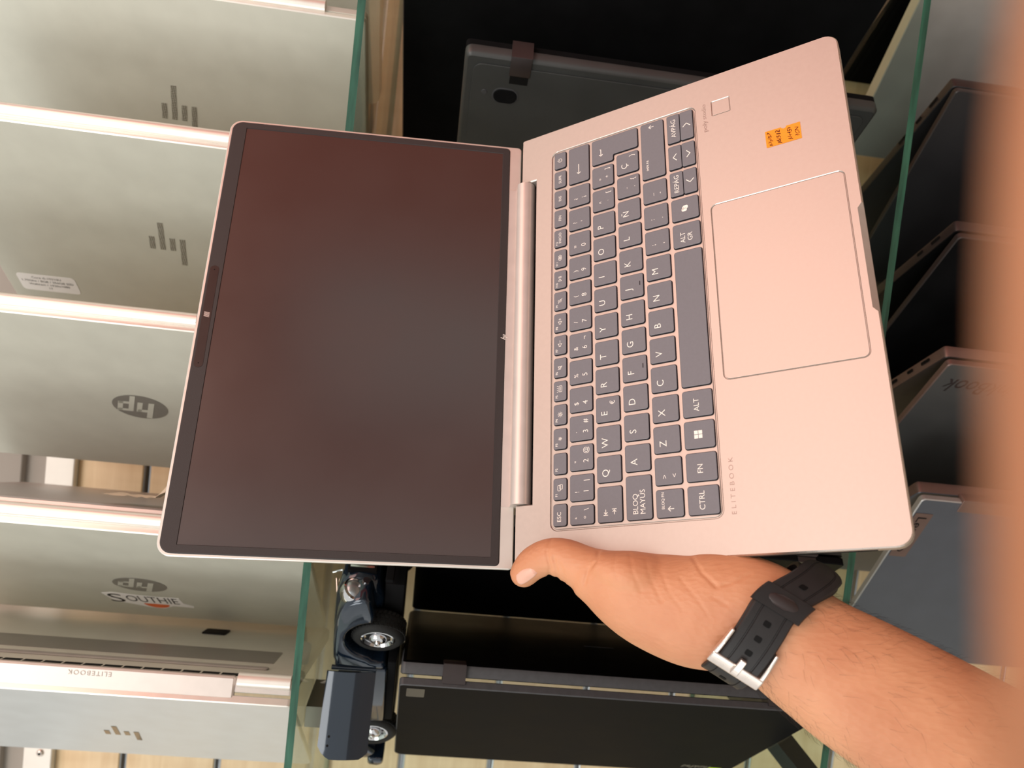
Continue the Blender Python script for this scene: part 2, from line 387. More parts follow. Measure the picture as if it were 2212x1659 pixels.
M['terracotta'] = mat('terracotta_bounce_wall', srgb(190, 92, 72), 0.7, 0, 0.3, 0.06, 6)
M['doorwaypaint'] = mat('blue_grey_doorway', srgb(150, 166, 188), 0.5, 0, 0.4, 0.05, 10)
V, Fc = join([loft2d([(2.4, a_), (2.5, a_), (2.5, b_), (2.4, b_)], [(0, z_), (0, 2.9 if z_ == 0 else 2.9)]) for a_, b_, z_ in ((-3.2, -2.30, 0), (-2.30, -1.25, 2.05), (-1.25, 0.99, 0))])  # added unseen wall for reddish bounce; its doorway shows pale in the screen
wr = mesh('added_bounce_wall', V, Fc, M['terracotta']); tag(wr, kind='structure')
V, Fc = join([loft2d([(2.385, a_), (2.515, a_), (2.515, b_), (2.385, b_)], [(0, z0_), (0, z1_)]) for a_, b_, z0_, z1_ in ((-2.30, -2.25, 0, 2.05), (-1.30, -1.25, 0, 2.05), (-2.25, -1.30, 2.0, 2.05))])
d1_ = mesh('trim_3', V, Fc, M['doorwaypaint']); tag(d1_, kind='structure')  # frame of the added, unseen doorway

def glass_shelf(z, label):
    x0, x1, t = -1.25, 1.25, 0.0062; zz = HZ + z
    V = [(x, y, w) for w in (zz - t, zz) for (x, y) in ((x0, YF), (x1, YF), (x1, YB), (x0, YB))]
    Fc = [(3, 2, 1, 0), (4, 5, 6, 7), (0, 1, 5, 4), (1, 2, 6, 5), (2, 3, 7, 6), (3, 0, 4, 7)]
    o = mesh('glass_shelf', V, Fc, [M['glass'], M['glassedge']], midx=[0, 0, 1, 1, 1, 1])
    return tag(o, label, 'shelf')
glass_shelf(ZU, 'upper glass shelf with green edge carrying the silver laptops')
glass_shelf(ZL, 'lower glass shelf with green edge under the black laptops')
glass_shelf(ZT, 'bottom glass shelf under the laptops seen only by their tops')
def bracket(x, z, label, drop=0.03):
    zz = HZ + z - 0.0062 - 0.0002
    r = empty('shelf_bracket', T(x, 0.955, zz), label, 'bracket')
    w = 0.008
    pr = [(0.0, -drop * 1.3), (0.0, 0), (-0.275, 0), (-0.275, -drop * 0.7), (-0.2, -drop * 0.8)]
    V = [(sx * w, y, h) for sx in (-1, 1) for y, h in pr]; n = len(pr)
    Fc = [tuple(range(n)), tuple(reversed(range(n, 2 * n)))] + [(k, k + n, (k + 1) % n + n, (k + 1) % n) for k in range(n)]
    mesh('bracket_arm', V, Fc, M['bracketgrey'] if z > 0 else M['greyedge'], r)
    box('wall_plate', -0.013, -0.004, -0.08, 0.013, 0.006, 0.0, M['bracketgrey'] if z > 0 else M['greyedge'], r, 0.001)
cp = at(682, 1492, 0.730); clip = empty('shelf_clip', T(cp.x, 0.730, HZ + ZU - 0.0063), 'grey metal clip under the upper glass shelf, above the toy car', 'bracket')
box('clip_plate', -.0092, -.050, -.016, .0092, .004, -.0004, M['bracketgrey'], clip, .0008); box('clip_lip', -.0092, -.054, -.0195, .0092, .008, -.016, M['hinge'], clip, .0006)
bracket(-0.95, ZU, 'grey metal bracket under the upper glass shelf, outside the frame on the left')
bx = atz(1668, 1628, ZL)
bracket(bx.x, ZL, 'dark metal bracket arm under the lower glass shelf by the leaning black laptop')
bracket(0.62, ZU, 'grey metal bracket under the upper glass shelf, outside the frame on the right')
bracket(0.62, ZL, 'dark metal bracket under the lower glass shelf, outside the frame on the right')
bracket(-0.42, ZT, 'dark metal bracket under the bottom glass shelf, left'); bracket(0.62, ZT, 'dark metal bracket under the bottom glass shelf, right')

# ------------------------------------------------------------------ laptops standing on their short side
class Panel:
    """x = along the hinge, y = away from the hinge, z = out of the visible face"""
    def __init__(s, org, d, sign):
        Z = Vector((0, 0, 1)); d = Vector((d[0], d[1], 0)).normalized(); s.d = d
        if sign > 0: s.m = frame(org, Z, d, Z.cross(d))
        else: s.m = frame(org, -Z, d, (-Z).cross(d))
        s.inv = s.m.inverted()
    def hit(s, px, py, z=0.0):
        o = s.inv @ CAM; q = s.inv.to_3x3() @ ray(px, py); t = (z - o.z) / q.z; h = o + q * t; return h.x, h.y
def toward(org, g, H):              # direction from the hinge so that the far edge has X/Y = g
    best = None
    for k in range(-200, 900):
        a = k * 0.1 * PI / 180; q = (org.x - H * math.sin(a), org.y + H * math.cos(a)); e = abs(q[0] / q[1] - g)
        if best is None or e < best[0]: best = (e, a)
    a = best[1]; return Vector((-math.sin(a), math.cos(a), 0))
def rot2(d, deg):
    a = math.radians(deg); return Vector((d.x * math.cos(a) - d.y * math.sin(a), d.x * math.sin(a) + d.y * math.cos(a), 0))

def shelf_laptop(label, sx, sy, z, L, H, dl, db=None, mlid='lid', mbase=None, medge='edge', mspine='pink', tl=0.0065, tb=0.0125, group=None, barrel=True, flip=False, r=0.011):
    """sx, sy: hinge corner on the shelf; dl: direction of the lid; db: direction of the base (None = closed)"""
    org = Vector((sx, sy, HZ + z + 0.0006))
    root = empty('laptop', Matrix.Translation(org), label, 'laptop', group)
    inv = root.matrix_world.inverted()
    mbase = mbase or mlid
    A = dict(root=root, org=org)
    n = Vector((0, 0, 1)).cross(dl)     # outward normal of the lid
    lid = Panel(org, dl, 1)
    pts = rrect(0.0, 0.0, L, H, [0.004, r, r, 0.004])
    # lid shell: outer face at z = 0, bright chamfered rim
    V, Fc = loft2d(pts, [(0.0006, -tl), (0, -tl + 0.0006), (0, -0.0008), (0.0009, 0.0)])
    nn = len(pts); mi = [0] * nn + [1] * nn + [1] * nn + [0, 0]
    A['lid'] = lid; A['lid_o'] = mesh('lid', V, Fc, [M[mlid], M[medge]], root, midx=mi, local=inv @ lid.m, smooth=35)
    if db is None:
        db = dl; borg = org - n * (tl + 0.0012)
    else:
        borg = org - n * (tl + 0.002)
    bn = -(Vector((0, 0, 1)).cross(db))
    base = Panel(borg + bn * tb, db, -1)
    pts = rrect(-L, 0.0, 0.0, H, [0.004, r, r, 0.004])
    V, Fc = loft2d(pts, [(0.0006, -tb), (0, -tb + 0.0006), (0, -tb * 0.35), (0.0012, -tb * 0.1), (0.004, 0.0)])
    nn = len(pts); mi = [0] * nn + [1] * nn + [1] * nn + [0] * nn + [0, 0]
    A['base'] = base; A['base_o'] = mesh('base', V, Fc, [M[mbase], M[mspine]], root, midx=mi, local=inv @ base.m, smooth=35)
    if barrel:
        c0 = borg + bn * 0.003 - db * 0.001; c0 = c0 - org
        up_ = Vector((0, 0, 1)); A['barrel_o'] = mesh('hinge_barrel', *cyl(c0 + up_ * 0.035, c0 + up_ * (L - 0.035), 0.0058, n=18), M[medge], root, smooth=40)
    # spine frame for lettering: x up, y = lid normal, z toward the viewer
    A['spine'] = lambda z_off=0.0: frame(borg + bn * (tb * 0.5) - db * (0.0004 + z_off), Vector((0, 0, 1)), -bn, -db)
    A['inv'] = inv
    return A
def on_panel(A, which, name, geo, m_, zoff=0.00025, parent=None, smooth=None):
    P = A[which]; par = parent or A[which + '_o']
    return mesh(name, geo[0], geo[1], m_, par, local=T(0, 0, zoff), smooth=smooth)
def on_spine(A, geo, m_, zc):
    mw = A['spine'](); return mesh('lettering', geo[0], geo[1], m_, A['base_o'], local=A['base'].inv @ mw @ T(zc, 0, 0.0003))
def bars_logo(A, px, py, s, m_, which='lid', tall=1.0):
    """four slanted bars, two short between a long ascender and a long descender"""
    cx, cy = A[which].hit(px, py); k = 0.137
    for (u, v0, v1) in ((-1.5, -0.9, 3.0), (-0.5, -0.9, 0.9), (0.5, -3.0, 0.9), (1.5, -0.9, 0.9)):
        w = 0.26; q = [(u - w + k * v0 * tall, v0 * tall), (u + w + k * v0 * tall, v0 * tall), (u + w + k * v1 * tall, v1 * tall), (u - w + k * v1 * tall, v1 * tall)]
        V = [(cx + x * s, cy + y * s) for x, y in q]
        V, Fc = loft2d(V, [(0, 0), (0, 0.0002)])
        on_panel(A, which, 'logo_bar', (V, Fc), m_, 0.0001)
def oval_logo(A, px, py, rx, ry):
    cx, cy = A['lid'].hit(px, py)
    pts = [(cx + rx * math.cos(t * PI / 24), cy + ry * math.sin(t * PI / 24)) for t in range(48)]
    lg = on_panel(A, 'lid', 'oval_logo', loft2d(pts, [(0, 0), (0, 0.0002)]), M['logogrey'], 0.0001)
    s = ry; sk = 0.30
    def sh(ps): return [(cx + (x + sk * y) * s, cy + y * s) for x, y in ps]
    parts = []
    for ps in ([(-.62, -.42), (-.36, -.42), (-.36, .93), (-.62, .93)], [(-.36, .20), (.10, .20), (.10, .42), (-.36, .42)], [(-.10, -.42), (.14, -.42), (.14, .42), (-.10, .42)],
               [(.28, -.93), (.52, -.93), (.52, .42), (.28, .42)], [(.52, .22), (1.0, .22), (1.0, .42), (.52, .42)], [(.78, -.42), (1.02, -.42), (1.02, .42), (.78, .42)], [(.52, -.42), (1.0, -.42), (1.0, -.22), (.52, -.22)]):
        parts.append(poly(sh(ps)))
    V, Fc = join(parts)
    mesh('logo_letters', V, Fc, M['lid'], lg, local=T(0, 0, 0.00035))

L15 = 0.366
# upper shelf, from the right of the shop to the left (top of the photo to its bottom)
d45 = Vector((-0.0738, 0.0783, 0)).normalized()
A = shelf_laptop('closed grey laptop at the very top edge of the photo, on the upper shelf', 0.396, 0.690, ZU, L15, 0.24, d45, mlid='lid')
A = shelf_laptop('closed silver laptop with dotted four-bar logo and no sticker, standing on the upper glass shelf', 0.2535, 0.6925, ZU, L15, 0.236, d45, mlid='lid')
bars_logo(A, 388, 243, 0.0090, M['dots'])
s2 = at(250, 291, 0.652)
A = shelf_laptop('closed silver laptop on upper shelf with dotted four-bar logo and white specification sticker', s2.x, 0.652, ZU, 0.333, 0.242, toward(Vector((s2.x, 0.652, 0)), -0.0241, 0.242), mlid='lid')
bars_logo(A, 362, 527, 0.0090, M['dots'])
on_spine(A, text_at('ELITEBOOK', 0, -0.0005, 0.0032, width=0.042, sp=1.25), M['lettersilver'], A['base'].inv.to_3x3().to_scale().x * 0 + (CAM.z + ray(312, 274).z * 0.65 / ray(312, 274).y - A['org'].z))
q0 = A['lid'].hit(31, 586); q1 = A['lid'].hit(160, 603); q2 = A['lid'].hit(178, 638); q3 = A['lid'].hit(47, 621)
cxl = (q0[0] + q2[0]) / 2; cyl_ = (q0[1] + q2[1]) / 2; wl = abs(q1[0] - q0[0]); hl = abs(q3[1] - q0[1])
st = on_panel(A, 'lid', 'sticker', loft2d(rrect(cxl - wl / 2, cyl_ - hl / 2, cxl + wl / 2, cyl_ + hl / 2, 0.004), [(0, 0), (0, 0.0002)]), M['white'], 0.0001)
parts = []
for i, (t_, wf) in enumerate((('Core i5-10310U', .50), ('1.70Ghz / 8GB / 256GB SSD', .88), ('Webcam / 1920x1080', .70), ('1T', .06))):
    parts.append(text_at(t_, cxl - 0.0, cyl_ + hl * (-0.31 + 0.205 * i), hl * 0.11, rot=PI, width=wl * wf))
V, Fc = join(parts); mesh('printing', V, Fc, M['inkblack'], st, local=T(0, 0, 0.0003))

s3 = at(240, 698, 0.650)
A = shelf_laptop('closed silver laptop on upper shelf with oval logo and no sticker', s3.x, 0.650, ZU, L15, 0.243, toward(Vector((s3.x, 0.650, 0)), -0.2035, 0.243), mlid='lid')
oval_logo(A, 303, 879, 0.0245, 0.0195)
on_spine(A, text_at('PROBOOK', 0, 0.0, 0.0036, width=0.031, sp=1.25), M['lettersilver'], CAM.z + ray(245, 665).z * 0.65 / ray(245, 665).y - A['org'].z)

s4 = at(240, 1147, 0.646)
l4 = toward(Vector((s4.x, 0.646, 0)), -0.391, 0.243)
b4 = toward(Vector((s4.x + 0.016, 0.648, 0)), -0.2415, 0.243)
A = shelf_laptop('half open silver laptop on upper shelf with sun sticker beside its oval logo', s4.x, 0.646, ZU, 0.345, 0.243, l4, b4, mlid='lid', mbase='lidgrey')
oval_logo(A, 302, 1263, 0.0245, 0.0195)
on_spine(A, text_at('PROBOOK', 0, 0.0, 0.0036, width=0.031, sp=1.25), M['lettersilver'], CAM.z + ray(228, 1118).z * 0.65 / ray(228, 1118).y - A['org'].z)
# sun sticker
qa = A['lid'].hit(226, 1287); qb = A['lid'].hit(415, 1304); qm = A['lid'].hit(318, 1296)
wl = abs(qa[0] - qb[0]); cxl, cyl_ = (qa[0] + qb[0]) / 2, qm[1]; h = 0.025
pts = [(-.5, .55), (-.42, -.45), (-.3, -.55), (-.05, -.95), (.12, -1.0), (.25, -.55), (.49, -.62), (.5, -.4), (.40, -.1), (.38, .55), (.1, .5), (-.2, .62), (-.36, .75)]
pts = [(cxl - u * wl, cyl_ - v * h) for u, v in pts]
st = on_panel(A, 'lid', 'sticker', loft2d(pts, [(0, 0), (0, 0.0002)]), M['white'], 0.0001)
V, Fc = join([text_at('S', cxl + wl * .37, cyl_ - h * 0.05, h * 1.0, rot=PI, width=wl * .17), text_at('OUTHIE', cxl - wl * .05, cyl_ - h * 0.12, h * 0.72, rot=PI, width=wl * .60)])
mesh('lettering', V, Fc, M['inkblack'], st, local=T(0, 0, 0.0003))
V, Fc = poly([(cxl - wl * (.06 + .15 * math.cos(t * PI / 14)), cyl_ + h * (.42 + .50 * math.sin(t * PI / 14))) for t in range(15)][::-1])
mesh('sun_print', V, Fc, M['sun'], st, local=T(0, 0, 0.0003))
# torn paper label on its base
P = A['base']; pa = P.hit(178, 1091); pb = P.hit(352, 1108)
x0, x1 = sorted((pa[0], pb[0])); yc = 0.030; V = []; Fc = []
nx, ny = 18, 6
for i in range(nx + 1):
    for j in range(ny + 1):
        u, v = i / nx, j / ny; lift = 0.0075 + 0.0016 * random.random()
        if u < 0.40 or u > 1.2: pass
        uu = (x1 - (x0 + (x1 - x0) * u)) / (x1 - x0)
        peak = max(0, 1 - abs(u - 0.78) / 0.14) * max(0, 1 - abs(v - 0.7) / 0.9)
        V.append((x0 + (x1 - x0) * u, 0.003 + 0.028 * v, lift + 0.020 * peak))
for i in range(nx):
    for j in range(ny):
        a = i * (ny + 1) + j; Fc.append((a, a + ny + 1, a + ny + 2, a + 1))
mesh('paper_label', V, Fc, M['paper'], A['base_o'], smooth=60)

s5 = at(250, 1503, 0.645)
l5 = toward(Vector((s5.x, 0.645, 0)), -0.5705, 0.243)
b5 = toward(Vector((s5.x + 0.016, 0.645, 0)), -0.3950, 0.243)
A = shelf_laptop('open pale silver laptop on upper shelf with dark four-bar logo and vented underside', s5.x, 0.645, ZU, L15, 0.243, l5, b5, mlid='lidcool', mbase='lid', barrel=False)
bars_logo(A, 264, 1583, 0.0090, M['logodark'])
on_spine(A, text_at('ELITEBOOK', 0, -0.003, 0.0036, width=0.034, sp=1.25), M['lettersilver'], CAM.z + ray(192, 1478).z * 0.65 / ray(192, 1478).y - A['org'].z)
P = A['base']
# hinge cover between lid and base, shorter than the lid at its lower end
sp = A['spine'](); n5 = Vector((0, 0, 1)).cross(l5)
hw = 0.012
V, Fc = loft2d(rrect(0.048, -0.0068, L15 - 0.045, 0.0112, 0.002), [(0.001, -0.006), (0, -0.003), (0, 0.0005), (0.0015, 0.002)])
mesh('hinge_cover', V, Fc, M['pink'], A['base_o'], local=P.inv @ sp, smooth=40)
mesh('hinge_barrel', *cyl((0.003, -0.004, -0.002), (0.046, -0.004, -0.002), 0.0062, n=18), M['edge'], A['base_o'], local=P.inv @ sp, smooth=40)
mesh('lettering', *text_at('ELITEBOOK', CAM.z + ray(192, 1478).z * 0.65 / ray(192, 1478).y - A['org'].z, -0.002, 0.0036, width=0.034, sp=1.25), M['lettersilver'], A['base_o'], local=P.inv @ sp @ T(0, 0, 0.0023))
f0 = P.hit(570, 1459); f1 = P.hit(2, 1412)
xa, xb = sorted((f0[0], -L15 + 0.04))
slab('rubber_strip', rrect(xa, 0.0275, xb, 0.0345, 0.003), 0, 0.0016, M['rubber'], A['base_o'], 0.0005)
for k in range(18):
    x = xb - 0.004 - k * 0.0158
    if x - 0.014 < xa + 0.02: break
    slab('vent_slot', rrect(x - 0.0140, 0.0035, x, 0.0110, 0.0004), -0.0005, 0.00025, M['void'], A['base_o'], 0)
slab('label_plate', rrect(xa + 0.01, 0.052, xb, 0.098, 0.002), 0, 0.0003, M['logogrey'], A['base_o'], 0)
fq = P.hit(467, 1366)
slab('rubber_foot', rrect(fq[0] - 0.012, fq[1] - 0.012, fq[0] + 0.012, fq[1] + 0.012, 0.003), 0, 0.0012, M['void'], A['base_o'], 0.0004)

# lower shelf: black laptops
def hinge_block(A, zc, w, side=0.0, m_='hinge', dep=0.013):
    P = A['base']; box('hinge', -zc - w / 2, -0.0035, -0.016, -zc + w / 2, dep, 0.0012, M[m_], A['base_o'], 0.0012)
dL0 = Vector((-0.039, 0.067, 0)).normalized(); pL0 = Vector((0.334, 0.692, 0)) - dL0 * 0.06
A = shelf_laptop('large matt black laptop on lower shelf, broad plain lid behind the held keyboard', pL0.x, pL0.y, ZL, 0.428, 0.318, dL0, mlid='black', medge='hinge', mspine='hinge', barrel=False)
# laptop with its bottom cover towards the camera
def flip_laptop(label, sx, sy, z, L, H, d, **k):
    """underside faces the camera: base panel outermost"""
    org = Vector((sx, sy, HZ + z + 0.0015)); root = empty('laptop', Matrix.Translation(org), label, 'laptop'); inv = root.matrix_world.inverted()
    P = Panel(org, d, 1); pts = rrect(0, 0, L, H, [0.006, 0.010, 0.010, 0.006])
    V, Fc = loft2d(pts, [(0.0006, -0.012), (0, -0.0112), (0, -0.004), (0.0015, -0.0015), (0.003, -0.0008)])
    b_ = mesh('base', V, Fc, M['blackbase'], root, local=inv @ P.m, smooth=35)
    cov = slab('bottom_cover', rrect(0.008, 0.009, L - 0.008, H - 0.006, 0.008), -0.001, 0.0003, M['blackbase'], root, 0.0005, local=inv @ P.m)
    pts = rrect(0, 0.002, L, H, [0.004, 0.010, 0.010, 0.004])
    V, Fc = loft2d(pts, [(0.0008, -0.0205), (0, -0.0197), (0, -0.0138), (0.0004, -0.0134)])
    mesh('lid', V, Fc, M['black'], root, local=inv @ P.m, smooth=35)
    return dict(root=root, org=org, lid=P, base=P, base_o=b_, cover=cov, inv=inv)
p1 = atz(1905, 241, ZL); d1 = Vector((-0.50, 0.866, 0))
L1 = (at(1006, 138, p1.y).z - p1.z)
A = flip_laptop('black laptop on lower shelf showing its dark underside with hinge and rubber foot', p1.x, p1.y, ZL, L1, 0.245, d1)
P = A['lid']
for zc in (L1 - 0.048, 0.040):
    box('hinge', zc - 0.009, -0.0035, -0.019, zc + 0.009, 0.017, 0.0016, M['hinge'], A['base_o'], 0.001)
    box('hinge_slot', zc - 0.008, 0.017, -0.002, zc + 0.008, 0.026, 0.0005, M['void'], A['cover'], 0)
for (u, v) in ((1091, 207),):
    q = P.hit(u, v)
    ft = slab('rubber_foot', rrect(q[0] - 0.0105, q[1] - 0.0075, q[0] + 0.0105, q[1] + 0.0075, 0.0072, 8), 0, 0.0016, M['black'], A['cover'], 0.0006)
    slab('foot_rim', rrect(q[0] - 0.0118, q[1] - 0.0088, q[0] + 0.0118, q[1] + 0.0088, 0.0085, 8), 0, 0.0008, M['greyedge'], A['cover'], 0.0003)
q = P.hit(1046, 197); mesh('screw', *cyl((q[0], q[1], 0), (q[0], q[1], 0.0009), 0.0028, 0.0024, 14), M['greyedge'], A['cover'])
# third and second black laptops at the left
p3 = atz(1828, 1221, ZL); d3 = toward(Vector((p3.x, p3.y, 0)), -0.3575, 0.245)
A = shelf_laptop('closed black laptop on lower shelf, between toy car and held laptop', p3.x, p3.y, ZL, 0.3625, 0.245, d3, mlid='blackgloss', medge='black', mspine='blackbase', barrel=False)
hinge_block(A, 0.034, 0.018)
on_panel(A, 'lid', 'hinge_cap', loft2d(rrect(0.026, -0.001, 0.042, 0.010, 0.001), [(0, -.004), (0, 0.0006)]), M['hinge'])
p2 = atz(1793, 1543, ZL)
l2 = toward(Vector((p2.x, p2.y, 0)), -0.5494, 0.262); b2 = toward(Vector((p2.x + 0.02, p2.y, 0)), -0.3590, 0.250)
L2 = 0.3655
A = shelf_laptop('half open black laptop under the toy car, wide black lid towards the camera', p2.x, p2.y, ZL, L2, 0.262, l2, b2, mlid='black', mbase='blackgloss', medge='greyedge', mspine='greyedge', barrel=False, tb=0.0105)
hinge_block(A, L2 - 0.044, 0.019, dep=0.011); hinge_block(A, 0.044, 0.019, dep=0.011)
qa = A['lid'].hit(1470, 1656); qb = A['lid'].hit(1555, 1646)
V, Fc = text_at('ThinkPad', (qa[0] + qb[0]) / 2, qa[1] - 0.006, 0.011, width=abs(qa[0] - qb[0]) * 1.0); on_panel(A, 'lid', 'lettering', (V, Fc), M['logogrey'])
q = A['lid'].hit(868, 1494); on_panel(A, 'lid', 'sticker', loft2d(rrect(L2 - 0.0215, q[1] - 0.012, L2 - 0.0065, q[1] + 0.012, 0.001), [(0, 0), (0, 0.0002)]), M['blackbase'], 0.0001)
q = A['lid'].hit(1543, 1660); on_panel(A, 'lid', 'sticker', loft2d(rrect(q[0] - 0.007, q[1] - 0.004, q[0] + 0.007, q[1] + 0.03, 0.001), [(0, 0), (0, 0.0002)]), mat('lime_sticker', srgb(200, 240, 40), 0.6), 0.0001)
qa = A['base'].hit(1262, 1396); qb = A['base'].hit(1325, 1401)
slab('slot', rrect(min(qa[0], qb[0]), qa[1] - 0.0007, max(qa[0], qb[0]), qa[1] + 0.0007, 0.0003), 0, 0.0003, M['greyedge'], A['base_o'], 0)

# bottom shelf: tops of five more laptops
ZTOP = ZT + L15
def low_laptop(label, c, lf, bf, **k):
    p = atz(c[0], c[1], ZTOP); fl_ = atz(lf[0], lf[1], ZTOP); fb = atz(bf[0], bf[1], ZTOP)
    dl = Vector((fl_.x - p.x, fl_.y - p.y, 0)).normalized(); db = Vector((fb.x - p.x, fb.y - p.y, 0)).normalized()
    return shelf_laptop(label, p.x, p.y, ZT, L15, 0.243, dl, db, **k)
A = low_laptop('silver grey laptop on bottom shelf, bright rounded edge seen through the glass', (2066, -160), (1872, 240), (1800, 200), tl=0.018, mlid='lidgrey', mbase='black', medge='edge', mspine='rosy', barrel=False)  # pale thick edge paints its highlight; wide black base darkens the gap
def ports(A, n, m_='void'):
    for k in range(n):
        y = 0.022 + 0.026 * k
        slab('port', rrect(y, -0.0072, y + (0.013 if k % 2 == 0 else 0.009), -0.0042, 0.0012), 0, 0.0004, M[m_], A['base_o'], 0,
             local=Matrix.Translation((-L15 - 0.0003, 0, 0)) @ Matrix(((0, 0, -1, 0), (1, 0, 0, 0), (0, -1, 0, -0.0115), (0, 0, 0, 1))))
A = low_laptop('dark grey laptop on bottom shelf with rounded corner, next to the silver grey one', (2068, 195), (1965, 372), (1985, 292), mlid='liddark', medge='hinge', mspine='hinge', barrel=False); ports(A, 3)
A = low_laptop('black laptop on bottom shelf standing between dark grey and engraved grey laptops', (2074, 512), (1912, 718), (1940, 620), mlid='black', medge='hinge', mspine='hinge', barrel=False); ports(A, 2)
A = low_laptop('grey laptop on bottom shelf with engraved lettering and bronze ported side', (2052, 786), (1942, 915), (1925, 862), mlid='lidgraph', mbase='hinge', medge='rosy', mspine='rosy', barrel=False); ports(A, 3)
qa = A['lid'].hit(2058, 822); qb = A['lid'].hit(2185, 836)
V, Fc = text_at('ThinkBook', L15 - 0.054, 0.027, 0.017, width=0.088)
V = [(x + 0.25 * (y - 0.027), y, 0) for x, y, z in V]
V = [(L15 - 0.054 - (x - L15 + 0.054) * -1, y, 0) for x, y, z in V]; on_panel(A, 'lid', 'lettering', (V, Fc), M['hinge'])
kb = []
for i in range(4):
    for j in range(6):
        kb.append(loft2d(rrect(-L15 + 0.03 + 0.017 * j, 0.03 + 0.017 * i, -L15 + 0.044 + 0.017 * j, 0.044 + 0.017 * i, 0.002), [(0, -0.0137), (0, -0.0125)]))
V, Fc = join(kb); tag(mesh('keys', V, Fc, M['black'], A['base_o']), kind='stuff')
A = low_laptop('blue grey laptop on bottom shelf with pale name tag near its corner', (1995, 1078), (1905, 1215), (1950, 1105), mlid='lidblue', medge='lidgrey', mspine='rosy', barrel=False)
P = A['lid']
c0 = P.hit(2000, 1106); V = rrect(L15 - 0.019, 0.018, L15 - 0.002, 0.078, 0.001)
st = on_panel(A, 'lid', 'name_tag', loft2d(V, [(0, 0), (0, 0.0003)]), M['rosy'], 0.0001)
mesh('lettering', *text_at('Lenovo', L15 - 0.0105, 0.047, 0.0085, rot=-PI / 2 + PI, width=0.048), M['void'], st, local=T(0, 0, 0.0005))
slab('hinge', rrect(0.22, -0.0035, L15 - 0.038, 0.012, 0.002), -0.009, 0.0006, M['rosy'], A['lid_o'], 0.0008)

# ------------------------------------------------------------------ held laptop
HR = Matrix(((0.912642, -0.277933, 0.299729, -0.138744), (0.406411, 0.538507, -0.738133, 0.473916), (0.043745, 0.795465, 0.604419, -0.05677 + HZ), (0, 0, 0, 1)))
lap = empty('laptop', HR, 'open silver laptop held in the air by a hand, keyboard lit and screen off', 'laptop')
Wd, Dp = 0.3152, 0.2225
NX0, NX1, ND = 0.0385, 0.2770, 0.0118
mm = 0.001
rc = 0.0085
outer = []
# CCW seen from above: start at the back-left, go down the left side, along the front, up the right side, along the back with the hinge notch
def corner(cx, cy, a0, r, n=7): return [(cx + r * math.cos(a0 + PI / 2 * k / n), cy + r * math.sin(a0 + PI / 2 * k / n)) for k in range(n + 1)]
outer += corner(rc, -Dp + rc, PI, rc)
S0, S1 = 0.1245, 0.1925
scoop_idx = []
outer += [(S0, -Dp)]; scoop_idx.append(len(outer)); outer += [(S0 + 0.003, -Dp)]; scoop_idx.append(len(outer)); outer += [(S1 - 0.003, -Dp)]; outer += [(S1, -Dp)]
outer += corner(Wd - rc, -Dp + rc, -PI / 2, rc)
outer += corner(Wd - 0.0015, -0.0015, 0, 0.0015, 3)
outer += [(NX1, 0), (NX1, -ND), (NX0, -ND), (NX0, 0)]
outer += corner(0.0015, -0.0015, PI / 2, 0.0015, 3)
kx0, kx1, ky0, ky1 = 0.02078, 0.29531, -0.13141, -0.02514
tx0, tx1, ty0, ty1 = 0.09975, 0.2165, -0.2153, -0.13716
well = rrect(kx0, ky0, kx1, ky1, 0.0048, 6); padh = rrect(tx0, ty0, tx1, ty1, 0.0036, 6)
fpx0, fpx1, fpy0, fpy1 = 0.2829, 0.2939, -0.1542, -0.1426
fph = rrect(fpx0, fpy0, fpx1, fpy1, 0.0004, 2)
n = len(outer)
ins_top = [0.0007] * n; z_out = [-0.0008] * n
for i in scoop_idx: ins_top[i] = 0.0031; z_out[i] = -0.0032
top = offset(outer, ins_top)
CH = 0.0004
parts = [fill_holes(top, [offset(q_, -CH) for q_ in (well, padh, fph)], 0.0)]
# side rings from bottom to top without the top cap
V = []; Fc = []
rings = [(0.007, -0.0128), (0.0025, -0.0108), (0.0, -0.0070), (0.0, z_out)]
for ins, z in rings:
    lp = offset(outer, ins) if ins else outer
    for k, (x, y) in enumerate(lp): V.append((x, y, z[k] if isinstance(z, list) else z))
for k, (x, y) in enumerate(top): V.append((x, y, 0.0))
rim_parts = []
for r in range(len(rings)):
    for k in range(n):
        a = r * n + k; b_ = r * n + (k + 1) % n
        if r == len(rings) - 1 and not (k in scoop_idx or (k + 1) in scoop_idx): rim_parts.append(([V[a], V[b_], V[b_ + n], V[a + n]], [(0, 1, 2, 3)]))
        else: Fc.append((a, b_, b_ + n, a + n))
parts.append((V, Fc))
bt = offset(outer, 0.007); parts.append(([(x, y, -0.0128) for x, y in bt], [tuple(reversed(range(n)))]))
for lp, dep in ((well, 0.0009), (padh, 0.0009), (fph, 0.0006)):
    k = len(lp); b1 = offset(lp, 0.0)
    ch = CH
    V = [(x, y, 0.0) for x, y in offset(lp, -ch)] + [(x, y, -ch) for x, y in lp] + [(x, y, -dep) for x, y in b1]
    parts.append((V, [(i + r_ * k, i + k + r_ * k, (i + 1) % k + k + r_ * k, (i + 1) % k + r_ * k) for r_ in (1,) for i in range(k)] + [tuple(range(2 * k, 3 * k))]))
    rim_parts.append((V[:2 * k], [(i, i + k, (i + 1) % k + k, (i + 1) % k) for i in range(k)]))
V, Fc = join(parts)
deck = mesh('base', V, Fc, M['deck'], lap, smooth=32)
mesh('glint_rim', *join(rim_parts), M['steel'], deck)  # brighter steel than the deck paints the glint along its chamfers
